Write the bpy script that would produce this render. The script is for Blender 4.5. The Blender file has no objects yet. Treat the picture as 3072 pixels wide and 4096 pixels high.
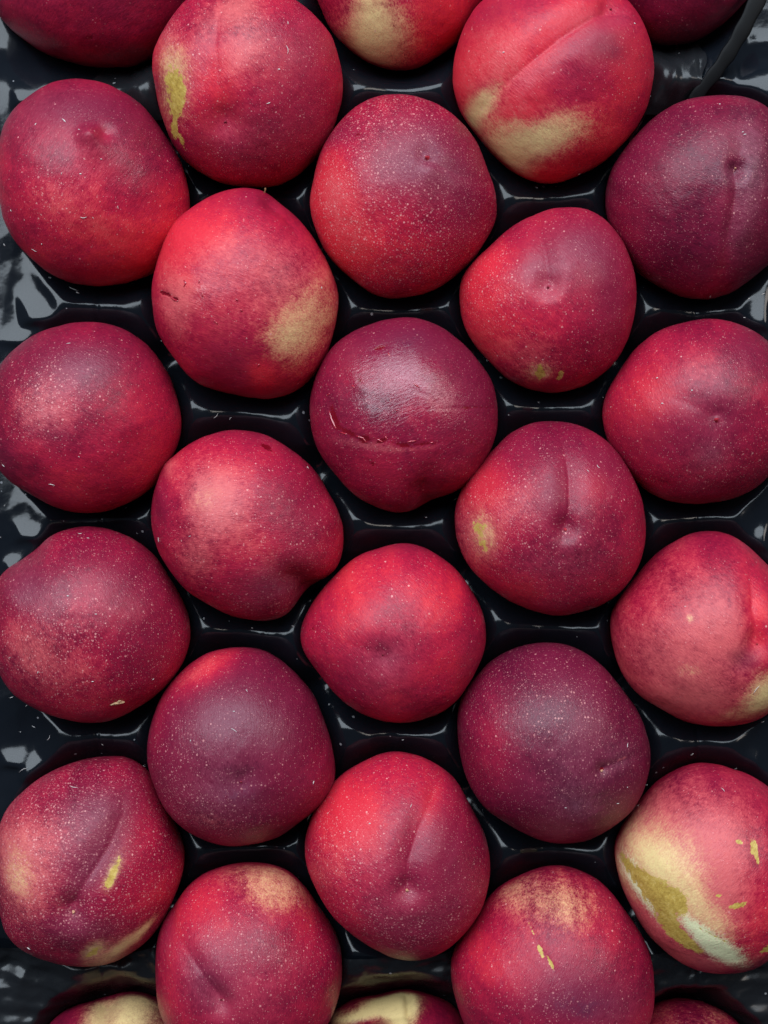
import bpy, math, random
import numpy as np

# ---------------------------------------------------------------- camera, world, lights, exposure
scene = bpy.context.scene
col = scene.collection
CAM_H = 0.55                       # metres above the fruits' widest line
HALF_W, HALF_H = 0.14566, 0.19421  # what the picture covers there
cam_d = bpy.data.cameras.new('camera')
cam = bpy.data.objects.new('camera', cam_d)
col.objects.link(cam)
cam.location = (0, 0, CAM_H)
cam_d.sensor_fit = 'VERTICAL'
cam_d.angle_y = 2 * math.atan(HALF_H / CAM_H)
cam_d.clip_start = 0.02
cam_d.clip_end = 50
cam_d.dof.use_dof = True
cam_d.dof.focus_distance = CAM_H - 0.018
cam_d.dof.aperture_fstop = 14
scene.camera = cam

world = bpy.data.worlds.new('World')
scene.world = world
world.use_nodes = True
world.node_tree.nodes['Background'].inputs['Color'].default_value = (0.55, 0.66, 0.85, 1)
world.node_tree.nodes['Background'].inputs['Strength'].default_value = 0.10

def area(name, loc, target, sx, sy, power, color):
    d = bpy.data.lights.new(name, 'AREA')
    d.shape = 'RECTANGLE'
    d.size, d.size_y, d.energy, d.color = sx, sy, power, color
    o = bpy.data.objects.new(name, d)
    col.objects.link(o)
    o.location = loc
    v = np.array(target, float) - np.array(loc, float)
    import mathutils
    o.rotation_euler = mathutils.Vector(v).to_track_quat('-Z', 'Y').to_euler()
    return o

area('window_light', (-0.38, 1.12, 1.50), (0, 0, 0), 3.1, 1.35, 92, (0.79, 0.90, 1.0))
area('doorway_light', (1.35, 0.75, 1.35), (0, 0, 0), 0.6, 0.9, 11, (1.0, 0.92, 0.85))

scene.cycles.use_adaptive_sampling = True
scene.cycles.adaptive_threshold = 0.02
scene.cycles.max_bounces = 5
scene.cycles.diffuse_bounces = 3
scene.cycles.glossy_bounces = 3
scene.cycles.transmission_bounces = 2
scene.view_settings.view_transform = 'Standard'
scene.view_settings.look = 'None'
scene.view_settings.exposure = 0.0
scene.view_settings.gamma = 1.0
scene.view_settings.use_curve_mapping = False

# ---------------------------------------------------------------- helpers
MM = 0.001

def tag(o, label=None, cat=None, group=None, kind=None):
    if label: o['label'] = label
    if cat: o['category'] = cat
    if group: o['group'] = group
    if kind: o['kind'] = kind
    return o

def mesh_obj(name, verts, faces, mat, parent=None, smooth=True):
    me = bpy.data.meshes.new(name)
    if isinstance(faces, np.ndarray):          # all quads, written in bulk
        nf = len(faces)
        me.vertices.add(len(verts)); me.loops.add(nf * 4); me.polygons.add(nf)
        me.vertices.foreach_set('co', np.asarray(verts, np.float32).ravel())
        me.loops.foreach_set('vertex_index', faces.astype(np.int32).ravel())
        me.polygons.foreach_set('loop_start', np.arange(0, nf * 4, 4, dtype=np.int32))
        me.polygons.foreach_set('use_smooth', np.full(nf, smooth))
        me.update(calc_edges=True)
    else:
        me.from_pydata([tuple(v) for v in verts], [], [tuple(f) for f in faces])
        me.update()
        if smooth:
            me.polygons.foreach_set('use_smooth', [True] * len(me.polygons))
    me.materials.append(mat)
    o = bpy.data.objects.new(name, me)
    col.objects.link(o)
    if parent: o.parent = parent
    return o

def smooth01(a, b, x):
    t = np.clip((x - a) / (b - a), 0, 1)
    return t * t * (3 - 2 * t)

_rng = np.random.default_rng(11)
_perm = _rng.permutation(512)
_g = _rng.uniform(-1, 1, 512)

def vnoise(x, y, seed=0):
    xi = np.floor(x).astype(int); yi = np.floor(y).astype(int)
    fx = x - xi; fy = y - yi
    ux = fx * fx * fx * (fx * (fx * 6 - 15) + 10); uy = fy * fy * fy * (fy * (fy * 6 - 15) + 10)
    def h(a, b):
        return _g[_perm[(_perm[(a + seed * 37) % 512] + b) % 512]]
    return (h(xi, yi) * (1 - ux) + h(xi + 1, yi) * ux) * (1 - uy) + (h(xi, yi + 1) * (1 - ux) + h(xi + 1, yi + 1) * ux) * uy

def ridged(x, y, seed=0):
    return 1 - 2 * np.abs(vnoise(x, y, seed))

class NT:
    """small node-tree builder"""
    def __init__(self, name):
        self.m = bpy.data.materials.new(name)
        self.m.use_nodes = True
        self.t = self.m.node_tree
        self.t.nodes.clear()
        self.out = self.t.nodes.new('ShaderNodeOutputMaterial')
        self.b = self.t.nodes.new('ShaderNodeBsdfPrincipled')
        self.t.links.new(self.b.outputs[0], self.out.inputs['Surface'])
    def node(self, kind, **kw):
        n = self.t.nodes.new(kind)
        for k, v in kw.items(): setattr(n, k, v)
        return n
    def put(self, sock, v):
        if isinstance(v, bpy.types.NodeSocket): self.t.links.new(v, sock)
        elif isinstance(v, tuple) and len(v) == 3 and sock.type == 'RGBA': sock.default_value = (*v, 1)
        else: sock.default_value = v
    def math(self, op, a, b=0.0, c=None, clamp=False):
        n = self.node('ShaderNodeMath', operation=op, use_clamp=clamp)
        self.put(n.inputs[0], a); self.put(n.inputs[1], b)
        if c is not None: self.put(n.inputs[2], c)
        return n.outputs[0]
    def mix(self, fac, a, b, mode='MIX'):
        n = self.node('ShaderNodeMix', data_type='RGBA', blend_type=mode)
        n.clamp_factor = True
        self.put(n.inputs[0], fac); self.put(n.inputs[6], a); self.put(n.inputs[7], b)
        return n.outputs[2]
    def step(self, v, lo, hi):
        n = self.node('ShaderNodeMapRange', interpolation_type='SMOOTHSTEP')
        self.put(n.inputs[0], v); n.inputs[1].default_value = lo; n.inputs[2].default_value = hi
        return n.outputs[0]
    def noise(self, vec, scale, detail=4, rough=.55, dist=0.0):
        n = self.node('ShaderNodeTexNoise')
        self.put(n.inputs['Vector'], vec)
        n.inputs['Scale'].default_value = scale; n.inputs['Detail'].default_value = detail
        n.inputs['Roughness'].default_value = rough; n.inputs['Distortion'].default_value = dist
        return n.outputs['Fac']
    def voronoi(self, vec, scale):
        n = self.node('ShaderNodeTexVoronoi')
        self.put(n.inputs['Vector'], vec); n.inputs['Scale'].default_value = scale
        return n.outputs['Distance'], n.outputs['Color']
    def ramp(self, v, stops):
        n = self.node('ShaderNodeValToRGB')
        e = n.color_ramp.elements
        while len(e) < len(stops): e.new(.5)
        for el, (p, c) in zip(e, stops): el.position = p; el.color = (*c, 1)
        self.put(n.inputs[0], v)
        return n.outputs[0]
    def vmul(self, vec, s):
        n = self.node('ShaderNodeVectorMath', operation='MULTIPLY')
        self.put(n.inputs[0], vec); n.inputs[1].default_value = s
        return n.outputs[0]
    def bump(self, height, strength, dist, prev=None):
        n = self.node('ShaderNodeBump')
        n.inputs['Strength'].default_value = strength; n.inputs['Distance'].default_value = dist
        self.put(n.inputs['Height'], height)
        if prev is not None: self.put(n.inputs['Normal'], prev)
        return n.outputs[0]

# ---------------------------------------------------------------- materials
def skin_material():
    s = NT('nectarine_skin')
    tc = s.node('ShaderNodeTexCoord').outputs['Object']
    rnd = s.node('ShaderNodeObjectInfo').outputs['Random']
    off = s.node('ShaderNodeCombineXYZ')
    s.put(off.inputs[0], s.math('MULTIPLY', rnd, 3.1)); s.put(off.inputs[1], s.math('MULTIPLY', rnd, 7.7)); s.put(off.inputs[2], s.math('MULTIPLY', rnd, 1.9))
    add = s.node('ShaderNodeVectorMath', operation='ADD')
    s.put(add.inputs[0], tc); s.put(add.inputs[1], off.outputs[0])
    v = add.outputs[0]
    def attr(name):
        a = s.node('ShaderNodeAttribute', attribute_name=name)
        sep = s.node('ShaderNodeSeparateColor')
        s.put(sep.inputs[0], a.outputs['Color'])
        return sep.outputs[0], sep.outputs[1], sep.outputs[2]
    bright, coral, yellow = attr('skin_a')
    purple, scar, speck = attr('skin_b')
    bloom, wet, gash = attr('skin_c')
    cream, speckbig, n1 = attr('skin_d')
    n2 = s.noise(v, 420, 3, .7)
    rot = s.node('ShaderNodeVectorRotate', rotation_type='AXIS_ANGLE')
    s.put(rot.inputs['Vector'], v); rot.inputs['Axis'].default_value = (0, 0, 1); s.put(rot.inputs['Angle'], s.math('MULTIPLY', rnd, 9.4))
    fv = s.vmul(rot.outputs[0], (650, 2100, 1300))
    fib = s.noise(fv, 1.0, 2, .7, .3)
    def cen(x, k): return s.math('MULTIPLY', s.math('SUBTRACT', x, .5), k)
    def plus(*a):
        r = a[0]
        for b in a[1:]: r = s.math('ADD', r, b)
        return r
    def gate(m, k, top): return s.math('MULTIPLY', s.math('MULTIPLY', m, k, clamp=True), top)
    tone = plus(bright, cen(n1, .5), cen(n2, .55), cen(fib, .60))
    c = s.ramp(tone, [(0.0, (.090, .0025, .017)), (.32, (.225, .005, .028)), (.62, (.405, .0095, .038)), (1.0, (.62, .022, .040))])
    pf = s.math('MULTIPLY', purple, plus(.80, cen(n1, .7), cen(n2, .5), cen(fib, .5)), clamp=True)
    c = s.mix(pf, c, (.112, .0090, .034))
    coral = plus(coral, s.math('MULTIPLY', yellow, .55))
    cf = s.step(plus(coral, cen(n2, 1.0), cen(fib, .85), cen(n1, .5)), .12, 1.3)
    c = s.mix(s.math('MULTIPLY', cf, gate(coral, 3.0, .72)), c, (.62, .125, .125))
    d1, k1 = s.voronoi(v, 1450)
    stip = s.math('MULTIPLY', s.math('SUBTRACT', d1, .42), .8)
    yf = s.step(plus(yellow, cen(n2, .7), cen(fib, .7), s.math('MULTIPLY', stip, .4), cen(n1, .5)), .08, 1.4)
    c = s.mix(s.math('MULTIPLY', yf, gate(yellow, 4.0, .92)), c, (.74, .57, .25))
    wf = s.step(plus(cream, cen(n2, .9), cen(fib, .8), s.math('MULTIPLY', stip, .5)), .2, 1.1)
    c = s.mix(s.math('MULTIPLY', wf, gate(cream, 4.0, 1.0)), c, (.71, .69, .41))
    # lenticels: pale dots in two sizes
    d2, k2 = s.voronoi(v, 820)
    def chan(k):
        q = s.node('ShaderNodeSeparateColor'); s.put(q.inputs[0], k); return q.outputs
    k1 = chan(k1); k2 = chan(k2)
    r1 = plus(.15, s.math('MULTIPLY', k1[1], .17))
    on1 = s.math('LESS_THAN', k1[0], s.math('MULTIPLY', plus(speck, speckbig), 1.0))
    dot1 = s.math('MULTIPLY', s.step(s.math('SUBTRACT', r1, d1), -.04, .06), on1)
    r2 = plus(.13, s.math('MULTIPLY', k2[1], .22))
    on2 = s.math('LESS_THAN', k2[0], plus(s.math('MULTIPLY', speckbig, 1.0), s.math('MULTIPLY', speck, .16)))
    dot2 = s.math('MULTIPLY', s.step(plus(r2, s.math('MULTIPLY', d2, -1.0), cen(fib, .2)), -.03, .06), on2)
    dots = s.math('MAXIMUM', s.math('MULTIPLY', dot1, plus(.20, s.math('MULTIPLY', k1[2], .5))), s.math('MULTIPLY', dot2, plus(.20, s.math('MULTIPLY', k2[2], .66))), clamp=True)
    dots = s.math('MULTIPLY', dots, s.math('SUBTRACT', 1.0, s.math('MULTIPLY', purple, .45)))
    c = s.mix(dots, c, (.70, .29, .28))
    # pale tint: the skin's waxy coat, with sheen highlights painted into the colour too
    bf = s.math('MULTIPLY', bloom, plus(.08, cen(n2, .2), cen(fib, .2)), clamp=True)
    c = s.mix(bf, c, (.42, .27, .35))
    gf = s.math('MULTIPLY', s.step(plus(gash, cen(n2, 1.5), cen(fib, .5)), .36, .62), gate(gash, 4.0, 1.0))
    c = s.mix(gf, c, (.16, .0025, .010))
    sf = s.step(plus(scar, cen(n2, 1.7), cen(fib, .5), s.math('MULTIPLY', s.math('SUBTRACT', 1.0, gate(scar, 3.0, 1.0)), -1.0)), .42, .66)
    c = s.mix(sf, c, s.ramp(plus(n2, cen(fib, .5)), [(.2, (.27, .155, .025)), (.55, (.47, .31, .065)), (.85, (.60, .44, .15))]))
    s.put(s.b.inputs['Base Color'], c)
    wt = s.math('MULTIPLY', s.step(plus(wet, cen(n2, 1.3), cen(n1, .8)), .40, .55), gate(wet, 4.0, 1.0))
    wet_all = s.math('MAXIMUM', wt, s.math('MULTIPLY', gf, .8))
    rough = s.math('SUBTRACT', plus(.37, cen(n1, .12), cen(fib, .1)), s.math('MULTIPLY', wet_all, .28))
    s.put(s.b.inputs['Roughness'], rough)
    s.put(s.b.inputs['Specular IOR Level'], plus(.30, s.math('MULTIPLY', wet_all, .22)))
    bn = s.noise(fv, .55, 3, .8, .2)
    height = plus(bn, s.math('MULTIPLY', gash, -1.5), s.math('MULTIPLY', scar, -.3))
    s.put(s.b.inputs['Normal'], s.bump(height, .7, .00034))
    return s.m

def plain(name, color, rough, noise=0.25, scale=900, spec=.5, bump=.0):
    s = NT(name)
    v = s.node('ShaderNodeTexCoord').outputs['Object']
    n = s.noise(v, scale, 4, .6)
    k = s.math('ADD', 1 - noise, s.math('MULTIPLY', n, 2 * noise))
    c = s.mix(1.0, color, k, 'MULTIPLY')
    s.put(s.b.inputs['Base Color'], c)
    s.b.inputs['Roughness'].default_value = rough
    s.b.inputs['Specular IOR Level'].default_value = spec
    if bump: s.put(s.b.inputs['Normal'], s.bump(n, bump, .0005))
    return s.m

def tray_material(name, rough_lo, rough_hi, base):
    s = NT(name)
    v = s.node('ShaderNodeTexCoord').outputs['Object']
    n = s.noise(v, 45, 4, .6)
    g = s.noise(v, 420, 3, .6)
    # settled dust: sparse pale grains and a faint film
    d, k = s.voronoi(v, 420)
    q = s.node('ShaderNodeSeparateColor'); s.put(q.inputs[0], k)
    grain = s.math('MULTIPLY', s.math('LESS_THAN', q.outputs[0], .045), s.math('LESS_THAN', d, s.math('MULTIPLY', q.outputs[1], .26)))
    s.put(s.b.inputs['Base Color'], s.mix(s.math('MULTIPLY', grain, .7), base, (.30, .30, .31)))
    s.put(s.b.inputs['Roughness'], s.math('ADD', rough_lo, s.math('MULTIPLY', n, rough_hi - rough_lo)))
    s.b.inputs['IOR'].default_value = 1.5
    s.b.inputs['Specular IOR Level'].default_value = .34
    s.put(s.b.inputs['Normal'], s.bump(s.math('ADD', s.math('MULTIPLY', n, 1.5), s.math('MULTIPLY', g, .12)), .16, .0012))
    return s.m

SKIN = skin_material()
TRAY = tray_material('black_glossy_plastic', .08, .22, (.005, .0068, .010))
FILM = tray_material('black_crumpled_film', .18, .36, (.010, .011, .013))
STRAP = plain('black_rubber_strap', (.0025, .0025, .003), .5, spec=.12)
TIP = {'skin': plain('tip_skin', (.20, .012, .030), .5), 'red': plain('tip_red', (.36, .015, .03), .45), 'tan': plain('tip_tan', (.45, .22, .13), .7)}
LINT = plain('pale_lint', (.62, .58, .56), .7)
FLAKE = plain('tan_flake_bark', (.50, .33, .19), .8, .4, 1500, .3, .5)
STALK = plain('brown_stalk_bark', (.20, .085, .035), .8)
JUICE = plain('red_juice', (.34, .016, .034), .03, .1, spec=.9)
COUNTER = plain('dark_counter_laminate', (.02, .021, .024), .6)

# ---------------------------------------------------------------- fruit data (millimetres, each fruit in its own frame)
FRUITS = [
    {'label': 'dark red nectarine cut off by the top left corner of the photo', 'loc': (-112.92, 207.3, -11.0), 'h': 34.01, 'r': [38.55, 38.54, 38.31, 37.56, 35.86, 34.28, 33.22, 32.15, 31.8, 32.21, 32.61, 33.47, 34.79, 35.93, 37.07, 37.8, 38.07, 38.72, 38.73, 37.2, 35.57, 34.46, 33.54, 33.23, 33.49, 34.44, 36.27, 37.53, 37.47, 37.23, 37.47, 38.05], 'base': {'bright': 0.28, 'purple': 0.15, 'speck': 0.05}, 'blobs': [('bright', -9.9, -26.2, 15.59, 10.39, 0, 0.25), ('gash', 2.5, -29.7, 1.74, 0.43, 10, 0.9)]},
    {'label': 'nectarine with a tan yellow underside, cut off by the top edge', 'loc': (5.92, 206.15, -10.0), 'h': 31.17, 'r': [34.29, 33.76, 33.02, 32.2, 31.88, 31.95, 31.68, 31.65, 31.92, 31.95, 32.1, 32.29, 32.4, 32.79, 33.06, 33.21, 33.53, 33.18, 32.49, 32.46, 32.63, 32.95, 33.7, 34.21, 34.47, 34.24, 33.16, 32.67, 32.67, 31.86, 31.9, 33.52], 'base': {'bright': 0.6, 'speck': 0.05, 'coral': 0.1}, 'blobs': [('yellow', -9.0, -28.5, 10.79, 10.79, -30, 1.0), ('yellow', -11.8, -19.7, 6.87, 10.3, 0, 0.6), ('coral', -14.5, -22.0, 15.55, 13.82, 0, 0.5), ('bright', 16.7, -21.5, 10.4, 12.13, 0, 0.5)]},
    {'label': 'dark maroon nectarine cut off by the top edge, beside the black strap', 'loc': (112.47, 214.63, -11.0), 'h': 30.46, 'r': [33.13, 32.22, 31.71, 30.79, 30.33, 30.32, 29.81, 30.09, 31.02, 30.92, 31.13, 32.28, 32.79, 33.01, 33.29, 33.04, 32.89, 32.8, 32.33, 32.27, 32.31, 32.03, 32.27, 32.67, 32.7, 32.76, 32.49, 31.93, 31.78, 32.1, 33.05, 33.8], 'base': {'bright': 0.12, 'purple': 0.35, 'speck': 0.12}, 'blobs': [('bright', -1.4, -26.3, 13.87, 6.93, 10, 0.15)]},
    {'label': 'nectarine with an olive russet patch on its upper left side, top row', 'loc': (-51.81, 161.75, 0.25), 'h': 34.76, 'r': [36.23, 36.26, 36.55, 36.53, 35.96, 35.9, 36.02, 35.68, 35.45, 35.89, 37.04, 37.82, 37.25, 36.69, 36.83, 36.19, 34.95, 34.35, 34.51, 35.56, 36.87, 37.4, 37.65, 37.88, 38.0, 38.57, 38.84, 38.08, 37.32, 36.65, 35.88, 35.9], 'base': {'bright': 0.58, 'speck': 0.45}, 'tips': [(-5.9, -21.2, 6.66, 2.6, 0)], 'grooves': [([(-5.9, -21.2), (-8.1, -7.4), (-8.8, 5.8), (-6.6, 23.2), (-3.9, 28.5)], 5.78, 1.5)], 'blobs': [('coral', -2.8, 16.6, 9.94, 9.11, 0, 0.75), ('coral', 4.2, 2.1, 8.23, 11.52, -20, 0.7), ('coral', 0.3, 20.8, 7.49, 6.66, 0, 0.6), ('coral', -26.5, 11.2, 4.72, 11.8, 10, 0.65), ('coral', -14.5, 11.9, 4.98, 9.96, 0, 0.4), ('coral', -19.9, -8.9, 5.84, 11.68, 0, 0.6), ('scar', -25.1, -3.7, 4.7, 6.05, 20, 0.62), ('scar', -23.4, -10.3, 4.2, 6.39, -10, 0.72), ('scar', -23.3, -14.9, 2.53, 3.37, 0, 0.6), ('scar', -25.7, -20.6, 1.71, 2.39, 0, 1.0), ('scar', -22.6, -25.0, 1.03, 2.73, 25, 0.9), ('yellow', -24.6, -6.9, 6.72, 11.77, 0, 0.8), ('speckbig', -27.3, 7.8, 5.9, 15.17, 0, 0.9), ('purple', 21.6, -17.7, 16.82, 18.51, 0, 0.4), ('purple', -16.3, -29.4, 20.47, 10.24, 0, 0.35), ('bright', -10.1, -10.3, 9.92, 11.57, 0, 0.35), ('bloom', -4.9, -23.8, 10.02, 6.68, 0, 0.5), ('bloom', 23.5, 6.5, 8.36, 15.06, 0, 0.3), ('purple', 23.4, 10.2, 10.05, 13.41, 0, 0.35), ('bloom', 13.2, -26.1, 20.19, 10.1, 0, 0.3)], 'tipmark': [(-5.7, -20.4, 1.0, 'skin')]},
    {'label': 'bright red nectarine with a yellow belly patch and long diagonal crease', 'loc': (64.46, 165.98, -1.22), 'h': 35.84, 'r': [37.45, 37.68, 37.63, 37.79, 37.92, 37.49, 36.81, 36.29, 36.11, 36.16, 36.45, 37.42, 38.47, 38.61, 38.28, 38.08, 38.1, 38.19, 37.56, 36.56, 36.74, 37.78, 38.92, 40.27, 40.59, 39.36, 38.32, 37.7, 36.96, 36.89, 37.25, 37.27], 'base': {'bright': 0.66, 'speck': 0.1}, 'tips': [(17.9, 16.2, 4.35, 1.5, 0.9)], 'grooves': [([(17.9, 16.2), (-1.8, 2.9), (-17.8, -9.4), (-29.2, -17.4)], 5.44, 2.0)], 'blobs': [('yellow', -29.3, -16.3, 6.85, 4.11, 35, 1.15), ('yellow', -10.0, -31.8, 16.98, 5.77, 18, 1.15), ('yellow', -20.6, -27.7, 10.29, 5.15, -20, 0.6), ('coral', -24.3, 0.5, 10.03, 11.7, 40, 0.55), ('coral', -10.3, -29.7, 25.37, 10.15, 15, 0.6), ('coral', -27.8, -14.6, 10.2, 8.5, 0, 0.6), ('bright', -25.8, -2.4, 15.08, 15.08, 0, 0.4), ('bright', 3.3, 9.9, 14.85, 6.6, 40, 0.4), ('bright', -14.1, -20.9, 10.05, 6.7, 40, 0.4), ('purple', 15.1, 2.2, 14.9, 9.93, -30, 0.6), ('purple', -25.6, 15.6, 11.82, 8.44, 40, 0.45), ('purple', 1.6, -10.0, 14.84, 11.54, 30, 0.42), ('bright', 22.5, -6.3, 6.68, 11.69, 0, 0.35), ('bloom', -13.7, -12.2, 4.32, 4.98, 0, 0.8), ('bloom', 17.2, 11.4, 9.98, 6.66, 0, 0.6), ('speck', 20.6, -6.6, 10.0, 13.33, 0, 0.35), ('bright', 12.5, -31.8, 15.37, 10.25, 35, 0.3), ('bright', -5.0, -40.0, 10.48, 4.37, 0, 0.3)], 'tipmark': [(17.9, 16.6, 1.0, 'skin')]},
    {'label': 'nectarine with a raised pointed beak near its top, left edge', 'loc': (-110.99, 124.17, -0.2), 'h': 35.33, 'r': [36.53, 35.21, 34.18, 33.87, 34.38, 35.22, 36.27, 37.47, 38.53, 39.36, 39.62, 39.32, 39.0, 38.18, 36.34, 34.74, 34.26, 34.48, 35.11, 35.65, 35.89, 36.54, 37.48, 37.96, 38.24, 38.59, 39.15, 40.15, 40.79, 40.32, 39.21, 37.92], 'base': {'bright': 0.45, 'speck': 0.22}, 'tips': [(5.9, 9.1, 3.3, -3.6, 0), (7.3, 5.4, 5.6, -2.2, 0), (11.0, 11.3, 2.65, 1.6, 0)], 'blobs': [('purple', 4.5, 21.8, 28.32, 11.66, 0, 0.85), ('purple', 22.5, 5.6, 11.71, 15.05, 0, 0.3), ('bright', 4.4, -23.1, 31.68, 18.34, 0, 0.35), ('coral', -6.2, -12.5, 13.22, 9.91, 0, 0.42), ('coral', 11.2, -20.0, 18.31, 9.99, 0, 0.3), ('bloom', 4.2, 1.8, 14.8, 8.22, 0, 0.7), ('bloom', -12.2, 20.1, 15.0, 10.0, 0, 0.35), ('bright', 10.4, 11.3, 3.31, 2.98, 0, 0.25), ('speckbig', -7.8, -9.3, 8.25, 8.25, 0, 0.5), ('bright', 20.3, -30.7, 20.54, 10.27, 30, 0.25)]},
    {'label': 'heavily cream-speckled nectarine in the middle column, nearest the top edge', 'loc': (6.85, 119.75, -0.06), 'h': 34.21, 'r': [35.65, 34.25, 33.87, 34.32, 34.79, 35.37, 36.03, 36.73, 37.43, 37.82, 37.62, 36.72, 35.69, 35.08, 34.43, 34.03, 34.6, 35.22, 35.36, 35.68, 35.9, 36.25, 37.56, 38.58, 38.28, 37.52, 36.78, 36.27, 36.15, 35.92, 35.95, 36.33], 'base': {'bright': 0.5, 'speck': 0.95}, 'tips': [(8.4, 7.2, 4.96, 1.2, 0.9), (9.7, 2.7, 3.3, -1.0, 0)], 'grooves': [([(8.9, 6.0), (21.6, 1.5), (30.6, 0.3)], 2.72, 0.7)], 'blobs': [('speckbig', -3.4, 25.4, 21.79, 10.06, 0, 1.0), ('speckbig', -18.4, -10.3, 15.02, 18.35, 0, 0.9), ('speckbig', 1.5, -16.0, 19.89, 19.89, 0, 0.55), ('bright', -25.3, -4.4, 10.09, 18.5, 10, 0.75), ('bright', -15.3, -27.0, 20.38, 11.89, 0, 0.4), ('coral', -18.5, -14.9, 11.72, 15.07, 0, 0.45), ('coral', -25.3, -1.1, 6.72, 10.09, 0, 0.4), ('purple', 4.8, 3.2, 19.78, 13.19, 0, 0.8), ('purple', 15.0, 18.7, 16.77, 11.74, -30, 0.6), ('purple', 23.4, -8.1, 10.06, 15.09, 0, 0.55), ('bloom', 5.6, 2.4, 11.54, 7.42, 0, 0.8), ('bloom', -5.1, 19.3, 13.31, 6.65, 0, 0.4), ('bright', -26.5, 18.2, 5.14, 6.85, 0, -0.2), ('purple', -23.8, 19.0, 5.1, 5.95, 30, 0.5), ('gash', -16.5, 16.9, 1.34, 2.34, -40, 0.5)], 'tipmark': [(8.3, 6.8, 1.3, 'red')]},
    {'label': 'dark purple nectarine with a vertical crease, against the upper right edge', 'loc': (121.5, 120.18, -1.02), 'h': 34.67, 'r': [33.23, 33.61, 34.56, 36.22, 38.46, 39.69, 39.04, 37.7, 36.77, 36.18, 35.58, 34.85, 34.38, 34.72, 35.7, 36.69, 37.19, 37.15, 37.0, 37.1, 37.3, 37.54, 38.01, 38.8, 39.33, 38.68, 37.17, 36.17, 35.84, 35.3, 34.39, 33.55], 'base': {'bright': 0.2, 'purple': 0.55, 'speck': 0.5}, 'tips': [(4.3, 2.6, 3.96, 2.2, 0.5)], 'grooves': [([(4.6, 2.1), (4.2, -8.5), (2.9, -22.4), (3.9, -33.9), (5.3, -39.6)], 2.55, 1.9), ([(4.3, 3.7), (8.0, 15.2)], 3.74, 0.5)], 'blobs': [('bright', -31.7, -15.6, 10.36, 20.71, -25, 0.28), ('bright', -4.3, -38.7, 19.23, 6.99, 0, 0.3), ('bloom', 10.5, 13.6, 5.31, 8.3, 0, 1.1), ('bloom', 10.1, -3.4, 4.3, 11.58, -5, 1.1), ('bloom', 6.9, -19.2, 5.0, 8.33, 0, 0.6), ('bloom', 0.6, 1.2, 4.95, 4.29, 0, 0.8), ('bright', 2.1, -31.2, 3.38, 6.77, 0, 0.3), ('bright', 2.7, 31.3, 15.3, 3.4, 0, 0.3)], 'tipmark': [(4.6, 3.2, 0.8, 'tan')]},
    {'label': 'nectarine with split wet skin and a dull yellow patch, below the russet one', 'loc': (-52.84, 81.87, 0.7), 'h': 35.1, 'r': [35.36, 34.6, 33.88, 33.89, 34.49, 35.58, 37.42, 39.31, 40.23, 39.86, 38.75, 38.1, 37.77, 36.46, 35.05, 34.83, 34.86, 34.9, 35.38, 35.62, 35.99, 37.06, 37.42, 37.12, 37.97, 39.65, 40.65, 40.57, 39.46, 37.84, 36.55, 35.86], 'base': {'bright': 0.62, 'speck': 0.14}, 'tips': [(4.8, 35.4, 5.11, -0.6, 0), (11.3, 31.4, 3.74, 1.2, 0)], 'grooves': [([(10.2, 33.6), (17.2, 26.3), (22.5, 17.3)], 2.72, 0.9)], 'blobs': [('yellow', 25.7, -10.3, 9.08, 12.44, -20, 0.5), ('yellow', 17.0, -19.9, 8.35, 6.68, 0, 0.5), ('coral', 18.1, -4.6, 19.9, 18.24, 0, 0.6), ('coral', -4.7, 7.9, 23.03, 13.16, 0, 0.35), ('coral', -23.2, -7.3, 6.69, 13.38, 10, 0.7), ('coral', -13.1, -4.9, 9.91, 8.25, 0, 0.4), ('bright', -18.9, 16.0, 15.03, 15.03, 0, 0.45), ('purple', 7.1, 32.8, 13.57, 5.94, 0, 0.55), ('purple', -2.4, -27.2, 15.09, 10.06, 0, 0.5), ('purple', 6.3, -37.7, 18.99, 4.49, 0, 0.5), ('wet', -4.8, -12.4, 9.07, 3.96, 25, 1.1), ('wet', -12.2, -5.0, 2.97, 5.61, 0, 0.8), ('gash', -26.4, -2.5, 2.86, 0.59, -25, 1.1), ('gash', -22.6, -5.1, 1.67, 0.67, -20, 1.1), ('wet', 8.6, -32.6, 4.4, 3.72, 60, 0.8), ('bright', 8.1, -32.6, 4.74, 4.4, 60, 0.5), ('purple', 8.1, -32.6, 5.08, 4.74, 0, -0.5), ('bright', -18.4, 1.1, 2.65, 1.66, -30, 0.35), ('bloom', -3.2, -13.3, 8.25, 4.95, 20, 0.5), ('bloom', 21.2, 9.4, 10.03, 10.03, 0, 0.3)]},
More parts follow.
